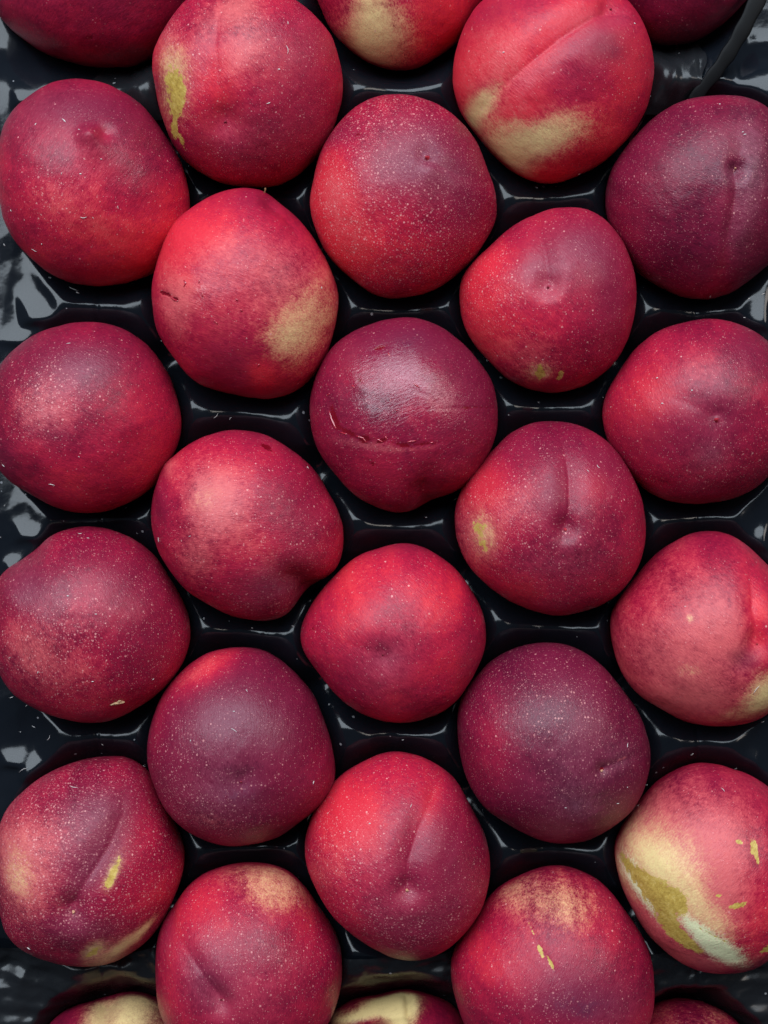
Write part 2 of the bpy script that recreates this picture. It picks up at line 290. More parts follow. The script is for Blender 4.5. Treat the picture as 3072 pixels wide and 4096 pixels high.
    {'label': 'nectarine with two tiny olive scars at its lower edge', 'loc': (63.79, 80.63, -1.16), 'h': 32.0, 'r': [31.61, 32.02, 32.61, 33.55, 34.81, 35.97, 36.3, 35.48, 34.25, 33.12, 32.02, 31.21, 30.94, 31.78, 33.72, 35.11, 35.07, 34.7, 34.18, 33.35, 33.18, 33.85, 34.59, 35.11, 35.18, 34.96, 34.79, 34.29, 33.44, 32.8, 32.18, 31.61], 'base': {'bright': 0.5, 'speck': 0.42}, 'tips': [(-4.7, 0.3, 4.64, 1.4, 0.9)], 'grooves': [([(-4.7, 1.3), (-5.4, 10.3), (-7.2, 21.6), (-7.7, 32.0)], 4.08, 1.7)], 'blobs': [('bright', -26.3, -9.9, 15.31, 18.71, -20, 0.55), ('bright', -27.9, 9.1, 10.24, 8.53, 30, 0.35), ('coral', -12.8, -23.6, 15.27, 10.18, -10, 0.55), ('coral', -27.9, -9.6, 6.83, 10.24, 0, 0.35), ('yellow', -6.6, -28.5, 5.11, 3.07, 0, 0.55), ('scar', -6.2, -29.4, 1.88, 2.05, 0, 1.0), ('scar', -6.4, -28.1, 0.85, 2.04, 15, 0.7), ('scar', 1.2, -30.1, 1.02, 1.88, -25, 1.0), ('purple', 8.2, 17.4, 18.4, 15.06, 0, 0.7), ('purple', 18.6, -5.8, 10.07, 18.47, 0, 0.6), ('purple', -8.8, 5.2, 8.31, 8.31, 0, 0.45), ('bloom', -5.6, 3.3, 9.96, 8.3, 0, 0.5), ('bloom', 11.5, 14.0, 11.7, 10.03, 0, 0.4), ('speckbig', -21.7, 1.0, 11.76, 10.08, 0, 0.5)], 'tipmark': [(-4.7, 0.1, 1.0, 'skin')]},
    {'label': 'nectarine with a speckled grey sheen on its left half, left edge', 'loc': (-114.08, 35.88, -0.33), 'h': 34.4, 'r': [36.85, 36.13, 36.0, 36.22, 36.53, 36.87, 36.84, 36.45, 35.98, 35.69, 35.73, 35.79, 35.87, 36.04, 35.78, 35.24, 35.09, 35.44, 36.41, 37.2, 36.49, 35.35, 35.37, 35.97, 36.46, 36.7, 36.56, 36.71, 36.98, 36.59, 36.51, 37.05], 'base': {'bright': 0.36, 'speck': 0.15, 'purple': 0.1}, 'blobs': [('speckbig', -4.6, 6.4, 14.85, 13.2, 20, 0.95), ('coral', -11.5, 3.1, 11.58, 9.92, 20, 0.4), ('coral', -1.2, -1.9, 11.53, 8.24, 0, 0.25), ('purple', 2.5, 20.1, 21.66, 10.0, 0, 0.65), ('purple', -24.8, -17.9, 6.78, 6.78, 0, 0.5), ('bloom', 7.2, 14.9, 9.95, 6.64, 20, 0.8), ('bloom', -4.5, -1.9, 9.89, 8.24, 20, 0.7), ('bright', 8.0, -26.4, 30.33, 10.11, 0, 0.4), ('bright', 29.5, -6.1, 10.16, 15.24, 0, 0.3)]},
    {'label': 'wet nectarine with cracked oozing skin in the centre of the tray', 'loc': (7.16, 37.37, 0.05), 'h': 34.03, 'r': [35.79, 35.77, 35.53, 35.01, 34.82, 35.06, 35.66, 36.23, 36.23, 35.98, 35.98, 36.32, 36.62, 36.36, 35.85, 35.64, 35.46, 35.3, 35.14, 34.75, 34.88, 35.7, 36.41, 37.32, 37.75, 36.19, 34.78, 35.56, 36.36, 36.04, 35.95, 35.98], 'base': {'bright': 0.36, 'speck': 0.32, 'purple': 0.3}, 'tips': [(6.9, -31.6, 5.81, 2.2, 0.3)], 'grooves': [([(7.0, -32.1), (8.9, -24.6)], 3.06, 1.0)], 'blobs': [('purple', 4.7, 25.8, 28.58, 10.09, 0, 0.6), ('purple', 26.7, 9.3, 10.14, 18.59, 0, 0.4), ('coral', -8.7, -3.4, 14.86, 8.26, 0, 0.3), ('bright', -7.1, -23.0, 23.43, 10.04, 0, 0.2), ('wet', -3.8, 13.3, 11.59, 7.45, -20, 1.2), ('wet', 7.8, 6.9, 13.22, 5.29, -25, 1.2), ('wet', 12.8, 1.7, 5.96, 2.98, -20, 0.9), ('wet', -3.8, -1.0, 21.42, 9.06, 0, 0.8), ('wet', -13.7, -9.8, 14.95, 3.65, -10, 0.9), ('wet', -0.5, 4.8, 18.13, 11.54, 0, 0.45), ('bloom', -3.8, 14.1, 9.94, 5.96, -15, 0.9), ('bloom', 7.8, 7.4, 11.57, 4.63, -25, 0.9), ('bloom', -3.8, 1.5, 18.13, 9.06, 0, 0.45), ('gash', -25.2, -3.6, 1.51, 4.71, 15, 0.9), ('gash', -19.6, -8.7, 4.01, 1.17, -30, 0.7), ('gash', -13.7, -11.4, 3.33, 1.5, -5, 0.8), ('gash', -7.1, -11.6, 3.64, 0.99, 20, 0.65), ('gash', -1.3, -13.2, 3.31, 0.99, -12, 0.65), ('gash', 6.2, -13.2, 6.96, 0.99, 5, 0.55), ('gash', 23.0, 0.3, 10.04, 0.67, 4, 0.55), ('gash', -8.8, 21.9, 3.35, 1.0, 20, 0.8), ('gash', -16.2, 10.2, 1.0, 2.33, 20, 0.5), ('gash', 4.5, 5.7, 3.3, 0.82, -25, 0.5), ('coral', -13.7, -13.1, 11.65, 1.5, -10, 0.5), ('coral', 4.5, -14.5, 9.95, 1.16, 4, 0.4), ('bloom', -12.1, -13.4, 11.64, 1.66, -10, 0.6), ('gash', -12.1, -19.6, 2.34, 0.84, -30, 0.5), ('gash', 25.0, -12.7, 2.7, 2.7, 0, 0.45)]},
    {'label': 'nectarine with a small red tip and grey bloom, second down the right edge', 'loc': (119.89, 37.9, -0.21), 'h': 33.43, 'r': [33.59, 33.77, 34.46, 35.72, 36.46, 36.2, 35.77, 35.44, 34.91, 34.51, 34.51, 34.59, 34.47, 34.31, 34.8, 36.01, 36.75, 36.52, 36.18, 36.03, 35.76, 35.6, 35.61, 35.4, 35.01, 34.91, 35.18, 35.47, 35.43, 34.94, 34.19, 33.67], 'base': {'bright': 0.42, 'speck': 0.32, 'purple': 0.18}, 'tips': [(-0.9, -4.7, 4.29, 2.0, 1.1), (0.1, -6.3, 3.3, -0.8, 0)], 'grooves': [([(-1.3, -3.9), (-12.2, 1.2), (-21.2, 4.9)], 5.1, 0.5)], 'blobs': [('bright', -27.0, 5.3, 11.81, 18.56, -10, 0.45), ('coral', -8.5, 12.9, 14.95, 11.63, 0, 0.25), ('bloom', -2.5, 6.0, 8.26, 8.26, 0, 0.6), ('bloom', -2.4, -17.8, 6.66, 5.83, 20, 1.0), ('purple', -11.9, -10.3, 18.27, 8.3, 0, 0.4), ('purple', 12.6, 20.1, 10.06, 10.06, 0, 0.55), ('purple', 0.6, -0.6, 9.9, 6.6, 0, 0.35), ('speck', 2.4, -21.8, 20.08, 10.04, 0, 0.4), ('purple', 0.0, -31.7, 20.54, 3.42, 0, 0.3)], 'tipmark': [(-1.1, -5.2, 1.3, 'red')]},
    {'label': 'coral streaked nectarine with a dent at its lower right end', 'loc': (-52.44, -4.66, 0.26), 'h': 33.59, 'r': [36.84, 34.9, 33.36, 33.32, 33.26, 33.11, 33.88, 34.85, 35.65, 36.36, 36.7, 36.93, 37.1, 37.02, 36.79, 36.22, 35.42, 34.6, 33.59, 33.17, 33.39, 33.29, 33.6, 34.69, 35.72, 37.15, 37.64, 35.48, 34.4, 36.65, 38.33, 37.93], 'base': {'bright': 0.5, 'speck': 0.28}, 'tips': [(22.6, -22.0, 7.53, 3.0, 0.3), (-28.1, 21.6, 3.79, -0.8, 0)], 'grooves': [([(22.6, -22.0), (15.6, -17.8)], 3.74, 1.2)], 'blobs': [('coral', -8.9, 14.0, 14.93, 9.96, -50, 0.62), ('coral', -12.0, 4.0, 9.93, 16.55, -20, 0.4), ('coral', -15.1, -12.7, 8.34, 10.01, 0, 0.6), ('coral', 1.4, -2.6, 18.13, 8.24, -50, 0.5), ('yellow', -12.1, 9.8, 4.97, 4.97, 0, 0.3), ('coral', -27.3, 21.1, 3.43, 4.29, 0, 0.5), ('bright', -6.0, 22.4, 20.07, 8.36, -10, 0.2), ('purple', 20.7, 9.0, 13.41, 20.12, 30, 0.45), ('purple', 13.8, -22.9, 15.15, 10.1, 0, 0.8), ('purple', -29.8, 7.4, 4.24, 10.19, 0, 0.5), ('purple', 6.1, 32.3, 13.76, 3.44, -10, 0.35), ('speckbig', 20.8, -11.0, 11.7, 18.38, 20, 0.5), ('speckbig', 10.1, -29.9, 15.27, 5.09, 0, 0.6), ('bloom', 13.9, -21.2, 10.08, 10.08, 30, 0.6), ('bloom', 22.5, -4.4, 8.35, 10.02, 0, 0.35), ('gash', 9.1, 28.7, 3.07, 1.19, -25, 0.7), ('bright', 7.8, -10.9, 9.94, 9.94, 0, 0.2)]},
    {'label': 'nectarine with a deep cleft and a stippled orange patch on its left', 'loc': (63.76, -2.9, 0.71), 'h': 34.15, 'r': [34.68, 34.37, 34.19, 34.29, 35.01, 35.95, 36.74, 37.33, 37.48, 37.16, 36.44, 35.4, 34.7, 35.01, 36.05, 36.92, 37.18, 37.05, 36.59, 35.78, 35.11, 34.79, 34.72, 35.31, 36.29, 36.68, 36.86, 37.26, 37.17, 36.59, 36.05, 35.37], 'base': {'bright': 0.42, 'speck': 0.45, 'purple': 0.2}, 'tips': [(1.1, -2.7, 4.28, 1.8, 0.8)], 'grooves': [([(1.1, -2.4), (2.5, 5.5), (2.8, 15.5), (1.8, 27.4), (0.9, 35.8)], 4.25, 2.4), ([(1.1, -3.5), (-1.8, -11.0)], 3.74, 0.9)], 'blobs': [('bright', -26.6, 10.7, 10.12, 13.5, 20, 0.6), ('coral', -29.8, -6.2, 8.46, 11.84, 0, 0.7), ('scar', -29.1, -2.8, 2.87, 3.71, 0, 0.62), ('scar', -27.4, -9.6, 3.37, 2.7, 0, 0.6), ('yellow', -27.5, -4.5, 4.04, 8.41, 0, 0.5), ('coral', -17.2, 5.6, 8.3, 8.3, 0, 0.45), ('bright', -17.5, -26.9, 22.25, 8.56, -15, 0.3), ('coral', 10.6, 0.6, 6.6, 8.25, 0, 0.3), ('purple', 15.2, 20.7, 15.1, 11.74, -30, 0.5), ('purple', -2.8, 5.5, 6.59, 14.82, 0, 0.45), ('purple', -9.7, 27.5, 13.5, 6.75, 20, 0.35), ('bloom', -5.6, -16.0, 13.27, 6.63, 0, 0.4), ('bloom', 7.3, -9.3, 9.9, 9.9, 0, 0.3), ('bright', 11.9, 13.9, 6.64, 6.64, 0, 0.3), ('speckbig', -17.3, 0.6, 13.26, 13.26, 0, 0.55)], 'tipmark': [(1.1, -3.2, 1.1, 'red')]},
    {'label': 'freckled nectarine with a tan flake near its lower right, left edge', 'loc': (-111.8, -43.16, 1.37), 'h': 34.8, 'r': [38.15, 37.03, 35.97, 35.42, 35.92, 36.69, 37.13, 37.56, 37.66, 37.41, 36.83, 35.56, 35.36, 37.02, 37.47, 36.02, 35.28, 35.69, 36.37, 36.98, 36.89, 36.38, 35.98, 35.71, 36.14, 36.62, 36.07, 35.86, 36.72, 37.5, 38.21, 38.71], 'base': {'bright': 0.42, 'speck': 0.55, 'purple': 0.12}, 'tips': [(-23.3, 15.6, 6.72, -1.5, 0), (-16.9, 28.0, 4.44, 1.0, 0)], 'blobs': [('coral', -6.8, -11.9, 19.79, 13.19, -30, 0.5), ('coral', -15.4, -5.4, 9.91, 9.91, 0, 0.4), ('coral', 3.5, 3.1, 9.85, 8.21, 0, 0.25), ('purple', -14.6, 15.9, 11.65, 8.32, 30, 0.7), ('purple', 17.9, 20.7, 18.47, 10.07, -30, 0.45), ('purple', 26.6, -2.6, 11.7, 15.04, 0, 0.3), ('bloom', 8.0, 11.2, 11.54, 8.24, 0, 0.6), ('bloom', -18.7, 17.4, 8.37, 6.7, 0, 0.6), ('speckbig', -4.7, -3.5, 21.34, 14.78, 0, 0.55), ('bright', 5.9, -28.2, 21.88, 6.73, 0, 0.25)]},
    {'label': 'evenly crimson nectarine with a shallow puckered dimple, below the cracked one', 'loc': (4.53, -46.29, -0.65), 'h': 31.9, 'r': [34.11, 33.84, 33.28, 32.93, 33.19, 33.65, 34.29, 34.82, 34.32, 33.41, 33.04, 32.62, 32.24, 32.68, 33.74, 35.19, 36.23, 35.39, 33.41, 32.23, 32.06, 32.33, 32.71, 33.05, 33.45, 33.81, 34.01, 34.16, 33.85, 33.28, 33.41, 33.96], 'base': {'bright': 0.5, 'speck': 0.2}, 'tips': [(-4.8, -5.0, 5.64, 1.3, 0.5)], 'grooves': [([(-5.3, -5.0), (-16.1, -1.9), (-28.2, -0.1)], 4.42, 0.4), ([(-4.4, -5.8), (-2.8, -13.5)], 2.38, 0.5)], 'blobs': [('bright', -16.3, 20.2, 15.27, 11.88, 40, 0.4), ('gash', -23.8, 12.5, 3.74, 2.04, 50, 0.4), ('gash', -31.5, 3.2, 2.05, 1.71, 20, 0.4), ('bright', 15.7, 13.7, 10.07, 15.11, 0, 0.3), ('coral', -12.9, 23.5, 10.2, 5.1, 40, 0.3), ('purple', -2.8, -7.5, 11.61, 8.3, 0, 0.35), ('purple', 2.5, 33.5, 15.6, 3.12, 0, 0.35), ('purple', -16.3, -16.9, 13.51, 10.13, -40, 0.25), ('bloom', -3.6, -9.2, 8.3, 9.97, 0, 0.8), ('bloom', 3.8, 2.5, 8.29, 6.63, 0, 0.3), ('purple', 27.9, -3.7, 5.1, 13.6, 0, 0.35)], 'tipmark': [(-4.8, -5.1, 0.8, 'skin')]},
    {'label': 'rosy pink nectarine with a dark dimple at the right edge', 'loc': (123.15, -45.59, 0.45), 'h': 33.93, 'r': [34.81, 34.38, 34.04, 33.59, 33.33, 34.08, 35.87, 37.71, 38.52, 37.98, 36.72, 35.39, 34.42, 34.64, 36.08, 37.15, 37.03, 36.6, 36.42, 36.09, 35.31, 34.46, 34.29, 34.82, 35.39, 35.96, 36.78, 37.34, 36.99, 36.11, 35.5, 35.2], 'base': {'bright': 0.52, 'speck': 0.1, 'coral': 0.18}, 'tips': [(10.7, -1.3, 5.62, 2.4, 0.6), (4.8, -8.2, 4.29, 1.4, 0)], 'grooves': [([(10.7, -1.3), (9.2, 11.8), (9.8, 24.7)], 3.74, 1.6)], 'blobs': [('coral', -18.3, -6.6, 18.29, 14.97, -20, 0.75), ('coral', -2.8, 5.4, 9.89, 14.83, 10, 0.6), ('coral', -10.2, -24.2, 18.53, 8.42, 10, 0.65), ('coral', -20.1, 17.9, 10.12, 10.12, 0, 0.3), ('yellow', 15.1, -20.4, 6.7, 6.7, 30, 1.1), ('yellow', -13.5, -11.5, 4.98, 3.32, 0, 0.35), ('yellow', 6.9, -27.7, 10.13, 3.38, 20, 0.4), ('yellow', -13.5, 7.5, 1.33, 1.33, 0, 0.7), ('purple', 5.3, -7.5, 5.94, 4.62, 0, 1.0), ('bright', 11.1, 8.5, 4.97, 13.25, 0, 0.5), ('purple', -6.5, 34.6, 18.85, 5.14, 0, 0.3), ('bright', -26.5, 12.7, 10.16, 13.55, 20, 0.2)], 'tipmark': [(10.7, -1.6, 0.9, 'red')]},
    {'label': 'dark purple nectarine with a bright red band on its upper left shoulder', 'loc': (-54.6, -89.66, 0.59), 'h': 34.21, 'r': [35.08, 33.92, 33.86, 34.36, 34.73, 35.51, 37.07, 38.24, 38.49, 38.44, 38.03, 37.05, 36.06, 35.32, 34.71, 34.54, 34.77, 34.82, 34.8, 35.32, 36.04, 36.25, 36.23, 36.31, 36.2, 35.98, 35.84, 35.7, 36.2, 37.53, 38.08, 36.91], 'base': {'bright': 0.28, 'purple': 0.55, 'speck': 0.4}, 'tips': [(4.3, -6.6, 4.61, 1.5, 0.7)], 'grooves': [([(4.3, -6.2), (7.7, 0.0)], 3.06, 0.8)], 'blobs': [('bright', -11.8, 31.9, 15.34, 5.45, 30, 0.55), ('purple', -11.8, 31.9, 15.34, 5.11, 30, -0.6), ('coral', -13.5, 31.0, 10.23, 3.07, 32, 0.5), ('bright', -29.0, 12.1, 3.76, 13.66, -8, 0.35), ('bright', 30.9, -2.8, 5.1, 15.29, 0, 0.2), ('purple', 6.7, 14.5, 21.52, 14.9, 0, 0.35), ('bloom', -4.8, -11.8, 13.21, 9.91, 10, 0.9), ('bloom', -1.4, 9.9, 11.54, 13.19, 0, 0.5), ('speckbig', -8.5, -17.4, 16.62, 9.97, -15, 0.75), ('speckbig', -20.3, -0.9, 8.33, 14.99, 0, 0.4), ('coral', -7.1, -22.1, 10.02, 3.67, -10, 0.5), ('purple', 3.5, -10.0, 8.25, 6.6, 0, 0.4)], 'tipmark': [(3.8, -6.7, 0.9, 'skin')]},
    {'label': 'dusky purple nectarine, the largest dark one right of centre', 'loc': (64.12, -87.99, -0.62), 'h': 34.85, 'r': [36.22, 35.25, 34.38, 33.82, 33.97, 34.8, 36.07, 37.47, 38.23, 38.44, 38.89, 39.05, 38.72, 38.73, 38.4, 37.04, 35.86, 35.32, 35.05, 35.22, 35.22, 34.75, 35.03, 36.2, 37.2, 37.71, 37.79, 37.76, 38.03, 38.23, 37.88, 37.15], 'base': {'bright': 0.15, 'purple': 0.68, 'speck': 0.6}, 'tips': [(14.3, -4.2, 3.31, 1.5, 0.4)], 'grooves': [([(14.6, -4.3), (20.0, -2.2), (29.0, -0.9)], 2.04, 0.7)], 'blobs': [('bright', -25.4, 5.1, 10.07, 20.14, 0, 0.4), ('purple', -25.4, 5.1, 8.39, 18.46, 0, -0.25), ('bloom', 5.7, -17.3, 8.3, 6.64, 0, 1.0), ('bloom', 3.5, -1.6, 11.53, 13.18, 0, 0.6), ('bloom', 21.0, -1.0, 6.67, 5.0, 20, 0.6), ('speckbig', -2.5, 19.2, 21.6, 9.97, -10, 0.35), ('coral', 21.9, -1.0, 2.67, 0.5, 18, 0.9), ('gash', 14.1, -4.2, 0.83, 0.99, 0, 0.9)], 'tipmark': [(14.1, -4.7, 0.9, 'tan')]},
    {'label': 'pale speckled nectarine with yellow scratches, lower left', 'loc': (-112.65, -133.4, -1.5), 'h': 35.36, 'r': [36.33, 36.28, 35.81, 36.12, 38.31, 41.17, 42.16, 40.92, 39.22, 38.13, 37.39, 36.77, 36.6, 36.55, 35.44, 33.86, 33.4, 34.01, 35.43, 37.7, 39.27, 39.05, 38.39, 38.28, 38.28, 38.1, 37.65, 37.04, 36.44, 35.76, 35.39, 35.78], 'base': {'bright': 0.42, 'speck': 0.85, 'purple': 0.15}, 'tips': [(1.1, -8.9, 5.61, 2.0, 0.7)], 'grooves': [([(1.1, -8.4), (7.1, 2.4), (13.8, 13.0), (17.7, 23.3), (17.7, 33.4)], 5.44, 2.2)], 'blobs': [('coral', -17.0, 1.3, 13.31, 18.3, 0, 0.8), ('coral', -21.5, 11.9, 10.07, 10.07, 0, 0.5), ('coral', -7.3, 19.4, 8.33, 8.33, 0, 0.3), ('yellow', -19.1, 2.6, 6.67, 10.01, 0, 0.5), ('speckbig', -9.9, 10.1, 21.54, 28.16, 0, 1.2), ('speckbig', 14.8, -6.7, 19.93, 9.96, 0, 0.7), ('purple', 8.6, 8.7, 8.27, 18.19, -30, 0.7), ('purple', 8.7, 27.0, 11.75, 6.71, 0, 0.5), ('purple', 1.6, -16.6, 18.25, 6.64, 0, 0.55), ('bloom', 5.6, 25.6, 11.72, 6.7, 0, 0.5), ('bloom', 3.9, 5.7, 6.6, 14.85, -25, 0.5), ('bloom', 4.8, -16.7, 11.62, 4.98, 0, 0.5), ('scar', 15.8, 4.9, 1.16, 4.98, -22, 1.0), ('scar', 14.3, 1.0, 1.16, 1.99, -20, 0.9), ('yellow', 15.6, 4.1, 2.32, 5.64, -20, 0.8), ('scar', 6.7, -26.9, 4.38, 1.35, 40, 0.95), ('yellow', 6.8, -26.2, 6.05, 3.03, 40, 0.9), ('yellow', 16.3, -26.0, 8.49, 2.04, 42, 1.15), ('yellow', 24.0, -20.9, 6.14, 1.37, 50, 0.9), ('coral', 14.4, -26.6, 13.56, 5.08, 35, 0.7), ('bright', 26.8, -0.4, 10.11, 16.85, 0, 0.2)], 'tipmark': [(1.1, -10.0, 1.1, 'tan')]},
    {'label': 'nectarine red on its left and purple on its right, middle column near the bottom', 'loc': (5.82, -130.17, 1.42), 'h': 34.17, 'r': [33.85, 33.31, 32.82, 32.89, 34.22, 36.05, 37.43, 38.49, 39.1, 38.87, 38.26, 37.59, 36.9, 36.57, 36.55, 36.27, 35.57, 34.54, 33.6, 33.25, 33.15, 33.15, 34.0, 35.82, 37.71, 38.85, 38.9, 38.22, 37.51, 36.84, 35.87, 34.72], 'base': {'bright': 0.48, 'speck': 0.5}, 'tips': [(2.8, -3.9, 4.6, 1.8, 0.8)], 'grooves': [([(2.8, -3.6), (2.8, 6.2), (6.7, 16.9), (11.9, 26.8)], 4.42, 2.2), ([(12.5, 26.7), (14.0, 31.9)], 3.06, 0.5)], 'blobs': [('bright', -20.9, 20.0, 15.16, 15.16, 30, 0.65), ('bright', 11.0, 24.0, 3.35, 10.05, -25, 0.4), ('coral', -24.1, 4.2, 10.03, 13.37, 0, 0.4), ('purple', 19.2, 6.3, 13.32, 21.65, 0, 0.7), ('purple', 0.8, 4.6, 9.86, 14.79, 0, 0.5), ('purple', 5.9, -19.8, 21.57, 9.95, 0, 0.55), ('bloom', -2.4, -12.3, 13.19, 9.9, 0, 0.5), ('bloom', -10.7, 2.7, 8.24, 9.88, 0, 0.4), ('speckbig', 2.6, -19.7, 23.21, 9.95, 0, 0.7), ('speckbig', -22.4, 7.7, 13.35, 11.68, 0, 0.6), ('bright', -17.5, -18.5, 8.41, 8.41, 0, 0.2), ('bloom', 19.2, -10.3, 9.98, 9.98, 0, 0.3)], 'tipmark': [(2.6, -5.3, 1.1, 'tan')]},
    {'label': 'blotchy pink and cream nectarine with olive scars, lower right', 'loc': (125.18, -135.34, -0.6), 'h': 34.96, 'r': [33.8, 33.91, 34.63, 35.64, 36.44, 37.14, 37.7, 38.52, 39.61, 39.85, 39.28, 38.43, 37.22, 36.84, 37.72, 37.82, 36.57, 35.29, 34.47, 34.38, 35.1, 36.0, 37.01, 37.94, 38.55, 39.1, 39.07, 38.05, 36.97, 35.92, 34.64, 33.93], 'base': {'bright': 0.5, 'speck': 0.1, 'coral': 0.1}, 'blobs': [('coral', -21.0, 15.4, 21.83, 18.47, -35, 0.9), ('coral', -8.0, 1.1, 18.14, 13.19, -40, 0.85), ('coral', 2.9, 20.0, 9.98, 9.98, 0, 0.35), ('coral', -24.6, -16.9, 17.03, 17.03, -50, 0.8), ('coral', -1.9, -29.9, 18.57, 5.06, 0, 0.7), ('yellow', -27.0, 12.9, 10.15, 11.84, -45, 0.58), ('yellow', -17.3, 3.6, 13.27, 8.3, -40, 0.6), ('yellow', -9.2, -11.0, 14.9, 6.62, -40, 0.68), ('yellow', -31.5, 0.3, 8.51, 10.21, -60, 0.5), ('cream', -29.6, -5.5, 2.38, 10.54, 33, 1.0), ('cream', -3.2, -23.1, 11.69, 4.34, -35, 1.2), ('cream', -13.6, -13.5, 9.99, 3.0, -40, 0.75), ('cream', -32.9, 3.3, 2.39, 5.8, 20, 0.6), ('scar', -29.5, 1.1, 5.75, 2.03, -50, 0.95), ('scar', -24.5, -3.2, 7.38, 5.03, -20, 1.1), ('scar', -20.7, -5.6, 4.34, 3.01, -30, 0.9), ('scar', -20.7, -15.2, 7.74, 2.86, -52, 1.1), ('scar', -15.1, -20.7, 7.73, 1.85, -38, 1.05), ('scar', -34.5, 3.9, 1.37, 4.81, 28, 0.8), ('scar', 7.2, 15.0, 1.49, 2.82, 0, 1.0), ('scar', 8.3, 11.4, 0.66, 3.97, 5, 0.8), ('scar', 2.0, 17.0, 1.33, 0.99, -30, 0.95), ('scar', 0.9, -4.8, 3.29, 1.32, 15, 1.0), ('scar', -6.1, -1.3, 2.31, 0.82, 15, 0.6), ('scar', 13.3, -23.0, 2.68, 1.68, 30, 1.0), ('scar', -7.2, -16.4, 8.3, 0.5, -28, 0.7), ('bright', 8.8, -9.1, 11.57, 18.18, -20, 0.4), ('bright', -7.5, 34.1, 25.56, 8.52, -10, -0.1), ('purple', -3.8, 35.6, 22.21, 6.83, -10, 0.3), ('speckbig', 1.0, -18.0, 11.61, 6.64, 0, 0.4)]},
    {'label': 'nectarine with a dull ochre shoulder and a dimple, bottom left of centre', 'loc': (-52.03, -172.95, -0.56), 'h': 34.92, 'r': [36.21, 36.15, 35.62, 35.09, 35.79, 37.55, 38.83, 39.19, 39.14, 38.95, 38.71, 38.1, 37.08, 36.48, 36.07, 35.1, 34.43, 34.88, 35.89, 36.81, 37.14, 36.74, 36.25, 35.96, 35.85, 36.31, 37.12, 37.61, 37.58, 37.07, 36.43, 36.16], 'base': {'bright': 0.45, 'speck': 0.4, 'purple': 0.05}, 'tips': [(-6.2, -2.1, 5.6, 2.2, 0.3), (-9.8, 2.2, 4.29, 1.0, 0)], 'grooves': [([(-6.2, -2.1), (-14.2, 8.9), (-23.2, 18.3), (-27.5, 23.6)], 3.74, 1.1)], 'blobs': [('yellow', 6.4, 36.9, 18.97, 6.55, -20, 0.3), ('yellow', 12.9, 31.6, 10.23, 4.43, -15, 0.2), ('coral', 5.7, 36.4, 20.64, 8.6, -15, 0.4), ('bright', -15.4, 25.5, 10.13, 10.13, 0, 0.35), ('bright', -25.3, 5.7, 5.05, 13.46, 0, 0.35), ('bright', 21.7, 18.3, 10.15, 13.53, 0, 0.15), ('purple', 13.8, 14.1, 19.98, 11.65, -20, 0.35), ('purple', -10.7, 5.4, 11.57, 9.92, 0, 0.6), ('purple', -28.2, 16.7, 3.42, 8.55, 0, 0.5), ('purple', 4.1, -13.0, 18.2, 9.93, 0, 0.4), ('bloom', 1.1, 1.1, 14.82, 9.88, 0, 0.6), ('bloom', -14.3, 11.2, 8.3, 9.97, 0, 0.4), ('speckbig', 7.4, 14.9, 19.89, 9.94, -20, 0.4)], 'tipmark': [(-5.9, -1.7, 1.0, 'skin')]},
    {'label': 'nectarine with an ochre top and two short tan scratches, bottom right of centre', 'loc': (64.37, -175.27, 1.18), 'h': 35.99, 'r': [37.26, 36.98, 36.65, 36.33, 36.72, 38.0, 39.59, 40.72, 40.75, 39.78, 38.82, 38.05, 36.87, 36.3, 37.46, 38.84, 38.87, 38.43, 38.51, 38.75, 38.65, 38.04, 36.95, 35.85, 35.26, 35.36, 35.95, 36.98, 38.47, 39.58, 39.29, 38.09], 'base': {'bright': 0.42, 'speck': 0.3, 'purple': 0.05}, 'grooves': [([(-16.5, 34.6), (-10.9, 24.4), (-8.1, 18.3), (-3.5, 11.9), (-1.2, 1.0)], 1.7, 0.45)], 'blobs': [('yellow', -11.4, 33.9, 22.17, 6.82, -8, 0.4), ('yellow', 4.6, 31.7, 10.09, 6.72, -20, 0.28), ('coral', -10.1, 32.3, 27.11, 10.16, 0, 0.4), ('scar', -8.2, 18.0, 0.66, 1.98, 22, 1.1), ('scar', -5.0, 14.6, 0.58, 2.8, 25, 1.1), ('scar', -10.9, 23.7, 0.42, 5.0, 22, 0.62), ('bright', -25.7, 11.8, 13.42, 13.42, 0, 0.4), ('purple', 9.6, 3.8, 21.35, 13.14, -20, 0.65), ('purple', -3.7, -0.6, 21.29, 6.55, 0, 0.5), ('coral', 18.9, 13.2, 9.98, 14.97, 20, 0.2), ('bloom', -3.6, 7.3, 14.76, 9.84, 0, 0.4), ('bloom', 18.3, -3.8, 9.91, 6.61, 0, 0.4), ('speckbig', -5.3, 0.9, 14.75, 4.92, 0, 0.5), ('bright', 12.7, 25.6, 11.72, 8.37, -40, 0.25)]},
